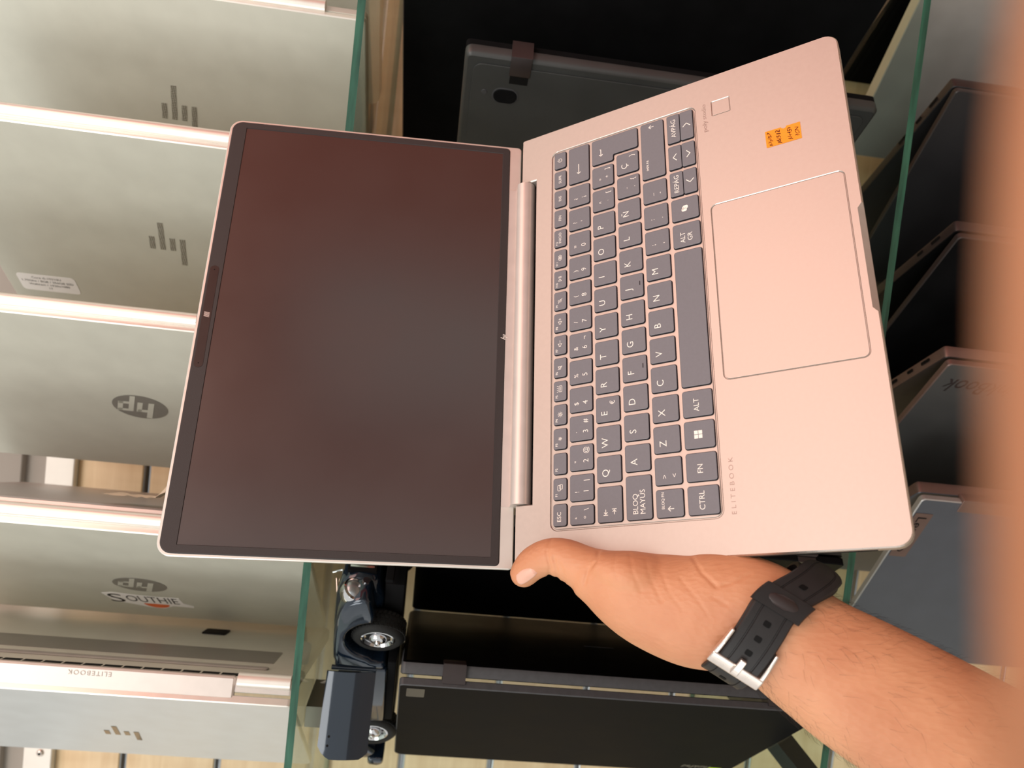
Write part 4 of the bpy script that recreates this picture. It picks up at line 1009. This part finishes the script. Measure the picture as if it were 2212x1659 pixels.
# arm hair
V, Fc = [], []
for h in range(1100):
    t = random.random() ** 0.8; fi = t * 27; i = int(fi); c, ra, rb = arm[min(i, len(arm) - 1)]; c2 = arm[min(i + 1, len(arm) - 1)][0]
    tg = (arm[max(i - 1, 0)][0] - arm[min(i + 1, len(arm) - 1)][0]).normalized(); s = (-tg).cross(VIEW).normalized(); d = s.cross(-tg).normalized()
    c = c.lerp(c2, fi - i)
    a = random.uniform(-PI * 1.02, PI * 0.02)
    if random.random() < 0.5: a = random.choice((random.gauss(0.0, 0.35), random.gauss(-PI, 0.30)))
    if 0.35 * PI > -a - 0.25 * PI > 0.0 and random.random() < .55 and t > .4: continue
    nrm = (s * (math.cos(a) / ra) + d * (math.sin(a) / rb)).normalized(); pos = c + s * (ra * math.cos(a)) + d * (rb * math.sin(a))
    ar = nrm.cross(tg); ln = random.uniform(.005, .012); dr = (-tg * -0.75 + ar * random.uniform(-.9, .9) + nrm * .28).normalized()
    w = VIEW.cross(dr); w = (w.normalized() if w.length > 1e-4 else s) * 0.00003
    q0 = pos - nrm * .0008; q1 = pos + dr * ln * .5 + nrm * .0006; q2 = pos + dr * ln - nrm * .0004 + ar * random.uniform(-.002, .002); k = len(V)
    V += [q0 - w, q0 + w, q1 + w * .8, q1 - w * .8, q2]; Fc += [(k, k + 1, k + 2, k + 3), (k + 3, k + 2, k + 4)]
tag(mesh('arm_hair', V, Fc, M['hair'], person), kind='stuff')

# ------------------------------------------------------------------ wrist watch worn with the buckle on the inner wrist
WC = cd(1628, 1331, .4190)
wax = (cd(1735, 1398, .4135) - cd(1600, 1314, .419)).normalized()      # along the arm
ws = (cd(1600, 1463, .4165) - cd(1738, 1245, .4165)); ws = (ws - wax * ws.dot(wax)).normalized(); wn = ws.cross(wax).normalized()
if wn.dot(VIEW) > 0: wn = -wn
Ra, Rb = 0.0345, 0.0248
watch = empty('wristwatch', Matrix.Translation(WC), 'black rubber wristwatch strap with steel buckle worn on the inside of the wrist', 'watch')
winv = watch.matrix_world.inverted()
def band_pt(phi, off, ax):
    c, s_ = math.cos(phi), math.sin(phi); nr = Vector((c / Ra, s_ / Rb)).normalized()
    pd = math.degrees(phi); sk_ = max(0, min(1, (pd - 100) / 70)) * max(0, min(1, (300 - pd) / 80)); ax = ax + 0.016 * sk_ * sk_ * (3 - 2 * sk_)
    return WC + ws * (Ra * c + nr.x * off) + wn * (Rb * s_ + nr.y * off) + wax * ax - WC
def band(name, a0, a1, off, th_, w, n=40, m_=M['strap'], lift=None, groove=True, taper=None):
    V, Fc = [], []
    # cross section: rounded with two grooves
    hw = w / 2
    cs = [(-hw, 0), (-hw, th_ * .7), (-hw + .0008, th_)]
    if groove:
        for g in (-hw * .58, hw * .58): cs += [(g - .0006, th_), (g - .0003, th_ - .0005), (g + .0003, th_ - .0005), (g + .0006, th_)]
    cs += [(hw - .0008, th_), (hw, th_ * .7), (hw, 0)]
    for i in range(n + 1):
        f = i / n; phi = math.radians(a0 + (a1 - a0) * f); lf = lift(f) if lift else 0.0; tp = taper(f) if taper else 1.0
        for ax, h_ in cs: V.append(band_pt(phi, off + lf + h_, ax * tp))
    k = len(cs)
    for i in range(n):
        for j in range(k): Fc.append((i * k + j, i * k + (j + 1) % k, (i + 1) * k + (j + 1) % k, (i + 1) * k + j))
    Fc += [tuple(range(k)), tuple(reversed(range(n * k, n * k + k)))]
    bm = bmesh.new(); me = bpy.data.meshes.new(name); me.from_pydata([tuple(v) for v in V], [], Fc); bm.from_mesh(me); bmesh.ops.recalc_face_normals(bm, faces=bm.faces); bm.to_mesh(me); bm.free()
    me.materials.append(m_)
    for p_ in me.polygons: p_.use_smooth = True
    me.set_sharp_from_angle(angle=math.radians(40))
    o = bpy.data.objects.new(name, me); COL.objects.link(o); o.parent = watch; return o
strap = band('strap', 55, 300, 0.0003, 0.0024, 0.0225, 70)
low = band('strap', -75, 55, 0.0003, 0.0024, 0.0225, 40)
end = band('strap_end', 54, 170, 0.0030, 0.0024, 0.0215, 46, lift=lambda f: max(0, f - .60) ** 1.4 * .014, taper=lambda f: 1.0 if f < .90 else math.sqrt(max(0.02, 1 - ((f - .90) / .102) ** 2)))
keep = band('keeper', 105, 123, 0.0032, 0.0032, 0.0262, 10, groove=False)
band('keeper_groove', 109, 119, 0.0060, 0.0008, 0.0155, 8, M['hinge'], groove=False, taper=lambda f: math.sqrt(max(.15, 1 - (2 * f - 1) ** 2)))
def hole(deg, off, L=.0030, Wh=.0018):
    phi = math.radians(deg); c = band_pt(phi, off, 0); tn = (band_pt(phi + .01, off, 0) - band_pt(phi - .01, off, 0)).normalized(); nr = tn.cross(wax).normalized()
    if nr.dot(c) < 0: nr = -nr
    V, Fc = loft2d(rrect(-Wh, -L / 2, Wh, L / 2, .0008, 4), [(0, -.0006), (0, .0002)])
    V = [c + wax * x + tn * y + nr * z for x, y, z in V]; mesh('strap_hole', V, Fc, M['void'], end if off > .004 else low)
for dg_ in (68, 81, 94, 134): hole(dg_, .0054 + (0.0006 if dg_ > 120 else 0))
hole(21, .0027)
# buckle: steel frame
bk = empty('buckle', Matrix.Identity(4)); bk.parent = watch
def bar(p_, q_, r, n=10, m_=M['steel'], nm='buckle_bar', fl=1.0): return mesh(nm, *cyl(p_, q_, r, n=n), m_, bk, smooth=50)
bpy.data.objects.remove(bk)
def ribbon(phi0, phi1, ax0, ax1, off0, off1, n=6):
    parts = []
    V = []; Fc = []
    for i in range(n + 1):
        f = i / n; phi = math.radians(phi0 + (phi1 - phi0) * f); ax = (ax0[0] + (ax0[1] - ax0[0]) * f, ax1[0] + (ax1[1] - ax1[0]) * f)
        V += [band_pt(phi, off0, ax[0]), band_pt(phi, off0, ax[1]), band_pt(phi, off1, ax[1]), band_pt(phi, off1, ax[0])]
    for i in range(n):
        for j in range(4): Fc.append((i * 4 + j, i * 4 + (j + 1) % 4, (i + 1) * 4 + (j + 1) % 4, (i + 1) * 4 + j))
    Fc += [(0, 1, 2, 3), (n * 4 + 3, n * 4 + 2, n * 4 + 1, n * 4)]
    return V, Fc
parts = [ribbon(42, 54, (-.0142, -.0142), (.0142, .0142), .0022, .0062), ribbon(52, 78, (-.0142, -.0130), (-.0116, -.0112), .0018, .0058), ribbon(52, 78, (.0116, .0112), (.0142, .0130), .0018, .0058)]
V, Fc = join(parts)
def solid(name, V, Fc, m_, par, bev=.0007):
    bm = bmesh.new(); me = bpy.data.meshes.new(name); me.from_pydata([tuple(v) for v in V], [], Fc); bm.from_mesh(me); bmesh.ops.recalc_face_normals(bm, faces=bm.faces); bm.to_mesh(me); bm.free()
    me.materials.append(m_); o = bpy.data.objects.new(name, me); COL.objects.link(o); o.parent = par
    if bev:
        b_ = o.modifiers.new('b', 'BEVEL'); b_.width = bev; b_.segments = 2; b_.limit_method = 'ANGLE'
    return o
buckle = solid('buckle', V, Fc, M['steel'], watch)
V, Fc = ribbon(46, 62, (-.0021, -.0017), (.0021, .0017), .0056, .0080); solid('buckle_tongue', V, Fc, M['steel'], buckle, .0005)
# watch case on the back of the wrist
cc = band_pt(math.radians(270), 0, 0); nr = -wn
V, Fc = lathe([(0.0001, 0.0105), (0.0175, 0.0105), (0.0205, 0.0095), (0.0215, 0.006), (0.0205, 0.0005), (0.016, 0.0)], 32)
V = [cc + wax * x + ws * z + nr * y for x, y, z in V]; case = mesh('watch_case', V, Fc, M['strap'], watch, smooth=40)

# ------------------------------------------------------------------ toy car standing on the tops of the black laptops
hd = math.radians(-35)
fw_ = Vector((math.cos(hd), math.sin(hd), 0)); lf_ = Vector((-fw_.y, fw_.x, 0))
ft = at(829, 1384, 0.655)          # outer centre of the front right wheel
R_W, TW = 0.0222, 0.0205; YO = -0.0500
z0 = HZ + 0.0070
org = Vector((ft.x, ft.y, z0)) - lf_ * YO
car = empty('toy_car', frame(org, fw_, lf_, Vector((0, 0, 1))), 'navy blue open-top toy car with open door, standing on the black laptops', 'toy car')
WB = 0.157
def wheel(x, y, steer=0.0):
    s = 1 if y > 0 else -1
    tw = TW
    rot = Matrix.Translation((x, y - s * tw / 2, R_W)) @ Matrix.Rotation(math.radians(steer), 4, 'Z')
    if s < 0: rot = rot @ Matrix.Rotation(PI, 4, 'Z')
    h = tw / 2
    V, Fc = lathe([(0.012, -h), (0.0185, -h), (R_W - .001, -h * .8), (R_W, -h * .55), (R_W, h * .55), (R_W - .001, h * .8), (0.0185, h), (0.0150, h * .96), (0.0140, h * .7)], 40)
    t_ = mesh('wheel', V, Fc, M['tyre'], car, local=rot, smooth=45)
    tr_ = []
    for k in range(36):
        for j, yy in enumerate((-.0055, -.0018, .0018, .0055)):
            a = 2 * PI * (k + (0.5 if j % 2 else 0)) / 36
            c_ = Vector((math.cos(a) * R_W, yy, math.sin(a) * R_W)); tn = Vector((-math.sin(a), 0, math.cos(a))); nr = Vector((math.cos(a), 0, math.sin(a))); ax = Vector((0, 1, 0)); sk_ = .0006 if j % 2 else -.0006
            V = [c_ + tn * u_ * .0013 + ax * (v_ * .0013) + tn * (v_ * sk_) + nr * w_ for w_ in (-.0002, .0005) for u_, v_ in ((-1, -1), (1, -1), (1, 1), (-1, 1))]
            tr_.append((V, [(4, 5, 6, 7), (0, 1, 5, 4), (1, 2, 6, 5), (2, 3, 7, 6), (3, 0, 4, 7)]))
    V, Fc = join(tr_); tag(mesh('tread', V, Fc, M['tyre'], t_), kind='stuff')
    V, Fc = lathe([(0.0146, h * .70), (0.0146, h * .90), (0.0132, h * .93), (0.0118, h * .72), (0.0075, h * .66), (0.0072, h * .92), (0.0060, h * 1.04), (0.0028, h * 1.12), (0.0026, h * 1.24), (0.0018, h * 1.36), (0.0001, h * 1.38)], 32)
    rim = mesh('hubcap', V, Fc, M['chrome'], t_, smooth=45)
    for k in range(10):
        a = 2 * PI * k / 10; V, Fc = loft2d(rrect(-.0013, -.0011, .0013, .0011, .0003, 2), [(0, 0), (0, .0002)])
        V = [(math.cos(a) * .0098 + -math.sin(a) * u_ + math.cos(a) * v_, h * .695 + w_, math.sin(a) * .0098 + math.cos(a) * u_ + math.sin(a) * v_) for u_, v_, w_ in V]
        if k % 2 == 0 or True: mesh('rim_slot', V, Fc, M['void'], t_)
wheel(0, YO, -8); wheel(-WB, YO); wheel(0, -YO, -8); wheel(-WB, -YO)
def extr(name, prof, y0, y1, m_, bev=.003, par=None, seg=3):
    """profile in x-z, extruded along y with rounded edges"""
    V = [(x, y, z) for y in (y0, y1) for x, z in prof]; k = len(prof)
    Fc = [tuple(range(k)), tuple(reversed(range(k, 2 * k)))] + [(i, i + k, (i + 1) % k + k, (i + 1) % k) for i in range(k)]
    bm = bmesh.new(); me = bpy.data.meshes.new(name); me.from_pydata(V, [], Fc); bm.from_mesh(me); bmesh.ops.recalc_face_normals(bm, faces=bm.faces); bm.to_mesh(me); bm.free()
    me.materials.append(m_); o = bpy.data.objects.new(name, me); COL.objects.link(o); o.parent = par or car
    if bev:
        b_ = o.modifiers.new('b', 'BEVEL'); b_.width = bev; b_.segments = seg; b_.limit_method = 'ANGLE'; b_.angle_limit = math.radians(50)
    for p_ in me.polygons: p_.use_smooth = True
    me.set_sharp_from_angle(angle=math.radians(40)) if not bev else None
    return o
ra = R_W + 0.0042
archf = [(ra * math.cos(math.radians(a)), R_W + ra * math.sin(math.radians(a))) for a in range(8, 181, 12)]
fprof = [(.0565, .030), (.0570, .036), (.0548, .042), (.0500, .0485), (.0410, .0535), (.0280, .0567), (.0120, .0585), (-.0080, .0594), (-.0260, .0592), (-.0400, .0585), (-.0400, .0140), (-.0315, .0140), (-.0300, R_W + .004)] + archf[::-1][1:] + [(.036, .0260)]
for sg in (-1, 1):
    fd = extr('front_fender', fprof, sg * .0285, sg * .0535, M['carblue'], .0070, seg=4)
extr('hood', [(.0540, .026), (.0555, .043), (.050, .0555), (.030, .0602), (-.010, .0625), (-.040, .0625), (-.040, .020), (.03, .020)], -.0315, .0315, M['carblue'], .0060, seg=4)
extr('body_tub', [(-.040, .013), (-.040, .0300), (-.046, .0300), (-.118, .0300), (-.124, .0580), (-.203, .0560), (-.207, .030), (-.199, .020), (-.187, .013)], -.0300, .0300, M['carblue'], .003)
for sg in (-1, 1):
    extr('running_board', [(-.032, .0050), (-.032, .0125), (-.128, .0125), (-.128, .0050)], sg * .030, sg * .0500, M['black'], .001)
    extr('side_sill', [(-.040, .0125), (-.040, .0360), (-.126, .0360), (-.126, .0125)], sg * .044, sg * .0535, M['carblue'], .0022)
    extr('door_opening', [(-.040, .0300), (-.040, .0560), (-.122, .0545), (-.122, .0300)], sg * .029, sg * .0440, M['void'], 0)
    archr = [(-WB + ra * math.cos(math.radians(a)), R_W + ra * math.sin(math.radians(a))) for a in range(0, 181, 12)]
    extr('rear_fender', [(-.124, .0200), (-.124, .0560), (-.157, .0575), (-.195, .0560), (-.205, .0480), (-.207, .0260), (-.197, .0180)] + [(a_, b_) for a_, b_ in archr[::-1]][1:], sg * .0285, sg * .0500, M['carblue'], .0045)
extr('rear_bumper', [(-.203, .010), (-.203, .026), (-.215, .026), (-.217, .016), (-.213, .010)], -.052, .052, M['carblue'], .003)
extr('chassis', [(.050, .0040), (.050, .0200), (-.195, .0200), (-.195, .0040)], -.0300, .0300, M['black'], .001)
box('front_bumper', .0575, -.034, .013, .0610, .034, .020, M['black'], car, .001)
g = box('grille', .0535, -.024, .028, .0570, .024, .052, M['black'], car, .0006)
for k in range(7): box('grille_bar', .0565, -.021 + .0066 * k, .030, .0578, -.0190 + .0066 * k, .050, M['chrome'], g, .0003)
for sg in (-1, 1):
    V, Fc = lathe([(0.0001, 0.0052), (0.0050, 0.0048), (0.0084, 0.0030), (0.0090, 0.0034), (0.0104, 0.0028), (0.0108, 0.0), (0.0100, -0.006), (0.006, -0.012)], 28)
    hl = mesh('headlight', V, Fc, M['chrome'], car, local=Matrix.Translation((.0515, sg * .0400, .0440)) @ Matrix.Rotation(math.radians(28), 4, 'Y') @ Matrix.Rotation(-PI / 2, 4, 'Z'), smooth=40)
    V, Fc = lathe([(0.0001, 0.0064), (0.0042, 0.0058), (0.0080, 0.0036), (0.0082, 0.0030)], 24); mesh('lens', V, Fc, M['alu'], hl, smooth=60)
    mesh('turn_light', *cyl((.0545, sg * .0340, .0360), (.0585, sg * .0340, .0350), .0035, .0030, 14), M['chrome'], car, smooth=40)
# open door on the right side
dh = Vector((-.0400, -.0545, 0)); ang = math.radians(180 + 46)
du = Vector((math.cos(ang), math.sin(ang), 0)); dn = Vector((-du.y, du.x, 0))
hp = [(0, .0215), (.068, .0215), (.0735, .0235), (.0745, .030), (.0735, .050), (.070, .0590), (.064, .0628), (.020, .0618), (0, .0605)]
V = []; Fc = []
def bulge(z): return 0.0085 * math.sin(PI * min(1, max(0, (z - .018) / .062)))
loops = []
for layer in (0, 1):
    for (l_, z) in hp:
        q = dh + du * l_ + dn * ((bulge(z)) * (1 if layer else 1) + (0.0035 if layer else 0)); V.append((q.x, q.y, z))
# grid surface for a smooth bulged panel
V = []; Fc = []; nu, nv = 14, 12
def door_xy(uf, vf):
    z = .0215 + vf * .0410; l1 = .0710 - 0.010 * max(0, vf - .72) / .28 * max(0, vf - .72) / .28 - .005 * max(0, .14 - vf) / .14
    return uf * l1, z + (0.0008 * uf if vf > .9 else 0)
for layer in (0, 1):
    for i in range(nu + 1):
        for j in range(nv + 1):
            l_, z = door_xy(i / nu, j / nv); q = dh + du * l_ + dn * (bulge(z) + (.0030 if layer else 0)); V.append((q.x, q.y, z))
st_ = (nu + 1) * (nv + 1)
for layer in (0, 1):
    for i in range(nu):
        for j in range(nv):
            a = layer * st_ + i * (nv + 1) + j; f_ = (a, a + nv + 1, a + nv + 2, a + 1); Fc.append(f_ if layer else f_[::-1])
ring = [i * (nv + 1) for i in range(nu + 1)] + [nu * (nv + 1) + j for j in range(1, nv + 1)] + [i * (nv + 1) + nv for i in range(nu - 1, -1, -1)] + [j for j in range(nv - 1, 0, -1)]
for i in range(len(ring)):
    a, b_ = ring[i], ring[(i + 1) % len(ring)]; Fc.append((a, b_, b_ + st_, a + st_))
bm = bmesh.new(); me = bpy.data.meshes.new('door'); me.from_pydata(V, [], Fc); bm.from_mesh(me); bmesh.ops.recalc_face_normals(bm, faces=bm.faces); bm.to_mesh(me); bm.free()
me.materials.append(M['carblue'])
for p_ in me.polygons: p_.use_smooth = True
me.set_sharp_from_angle(angle=math.radians(40))
door = bpy.data.objects.new('door', me); COL.objects.link(door); door.parent = car
mesh('hinge_post', *cyl(dh + Vector((0.0005, .001, .022)), dh + Vector((.0005, .001, .060)), .0022, n=10), M['carblue'], car, smooth=40)
for (l_, z) in ((.0525, .0545), (.0600, .0550)):
    q = dh + du * l_ + dn * (bulge(z) + .0031); q = Vector((q.x, q.y, z))
    mesh('handle_hole', *cyl(q, q + dn * -.0008, .0011, n=10), M['void'], door); mesh('handle_hole', *cyl(q - dn * .0040, q - dn * .0030, .0011, n=10), M['void'], door)
# vent window frame, windscreen, seats, steering wheel
vp = [Vector((-.094, -.030, .0575)), Vector((-.113, -.034, .0575)), Vector((-.103, -.033, .0745))]
V, Fc = join([cyl(vp[i], vp[(i + 1) % 3], .0013, n=8) for i in range(3)]); mesh('vent_window_frame', V, Fc, M['white'], car, smooth=40)
for sg in (-1, 1): extr('seat', [(-.095, .031), (-.095, .040), (-.122, .041), (-.128, .066), (-.138, .066), (-.136, .031)], sg * .005, sg * .0265, M['seat'], .003)
mesh('hood_ornament', *cyl((.040, -.010, .055), (.034, -.010, .066), .0008, n=8), M['chrome'], car)
mesh('wiper', *cyl((.010, -.020, .0605), (.018, -.004, .0640), .0007, n=8), M['chrome'], car)

# ------------------------------------------------------------------ the other hand: a finger close to the lens
def CM(x, y, z, r, r2=None): return (CAM + EX * x + EY * y + EZ * z, r, r if r2 is None else r2)
def finger(dx, tip, sc=1.0): return spline([CM(0.0273 + dx, .066, .0235, .0092 * sc), CM(0.0264 + dx, .036, .0258, .0087 * sc), CM(0.0258 + dx, .014, .0262, .0085 * sc), CM(0.0254 + dx, tip + .020, .0262, .0083 * sc), CM(0.0258 + dx, tip + .010, .0262, .0078 * sc), CM(0.0266 + dx, tip, .0264, .0066 * sc)], 5)
fing = finger(0, -.024); f2 = finger(.0175, -.030); f3 = finger(.0345, -.022, .98); f4 = finger(.0505, -.006, .88)
plm = spline([CM(.046, .066, .019, .036, .0105), CM(.046, .090, .014, .039, .0135), CM(.046, .115, .009, .038, .016), CM(.047, .140, .006, .031, .018), CM(.048, .175, .004, .028, .020)], 5)
th2 = spline([CM(.030, .110, .008, .014, .013), CM(.018, .090, -.010, .0115, .0110), CM(.020, .066, -.0245, .0105, .0095), CM(.026, .040, -.0245, .0100, .0085), CM(.030, .022, -.0240, .0090, .0075)], 5)
hand = fuse('hand', [tube(x, 20) for x in (fing, f2, f3, f4, plm, th2)], 0.0012, M['skin'], 6)
tag(hand, 'blurred finger held right before the lens along the right edge of the photo', 'hand')

# phone taking the picture behind the lens, added unseen to shade the finger
pm = frame(CAM, EX, EY, -(EX.cross(EY)) * -1)
ph = empty('smartphone', pm, 'dark smartphone held upright right behind the viewpoint, taking the picture', 'phone')
slab('body', rrect(-.016, -.012, .131, .060, .010, 6), -.0125, -.0045, M['blackbase'], ph, .0012)
for y_ in (0.0, .018): mesh('camera_ring', *lathe([(.0066, 0), (.0070, .0010), (.0062, .0014), (.0050, .0012), (.0050, 0)], 24), M['steel'], ph, local=Matrix.Translation((y_, 0 if y_ == 0 else .016, -.0046)) @ Matrix.Rotation(PI / 2, 4, 'X'), smooth=40)
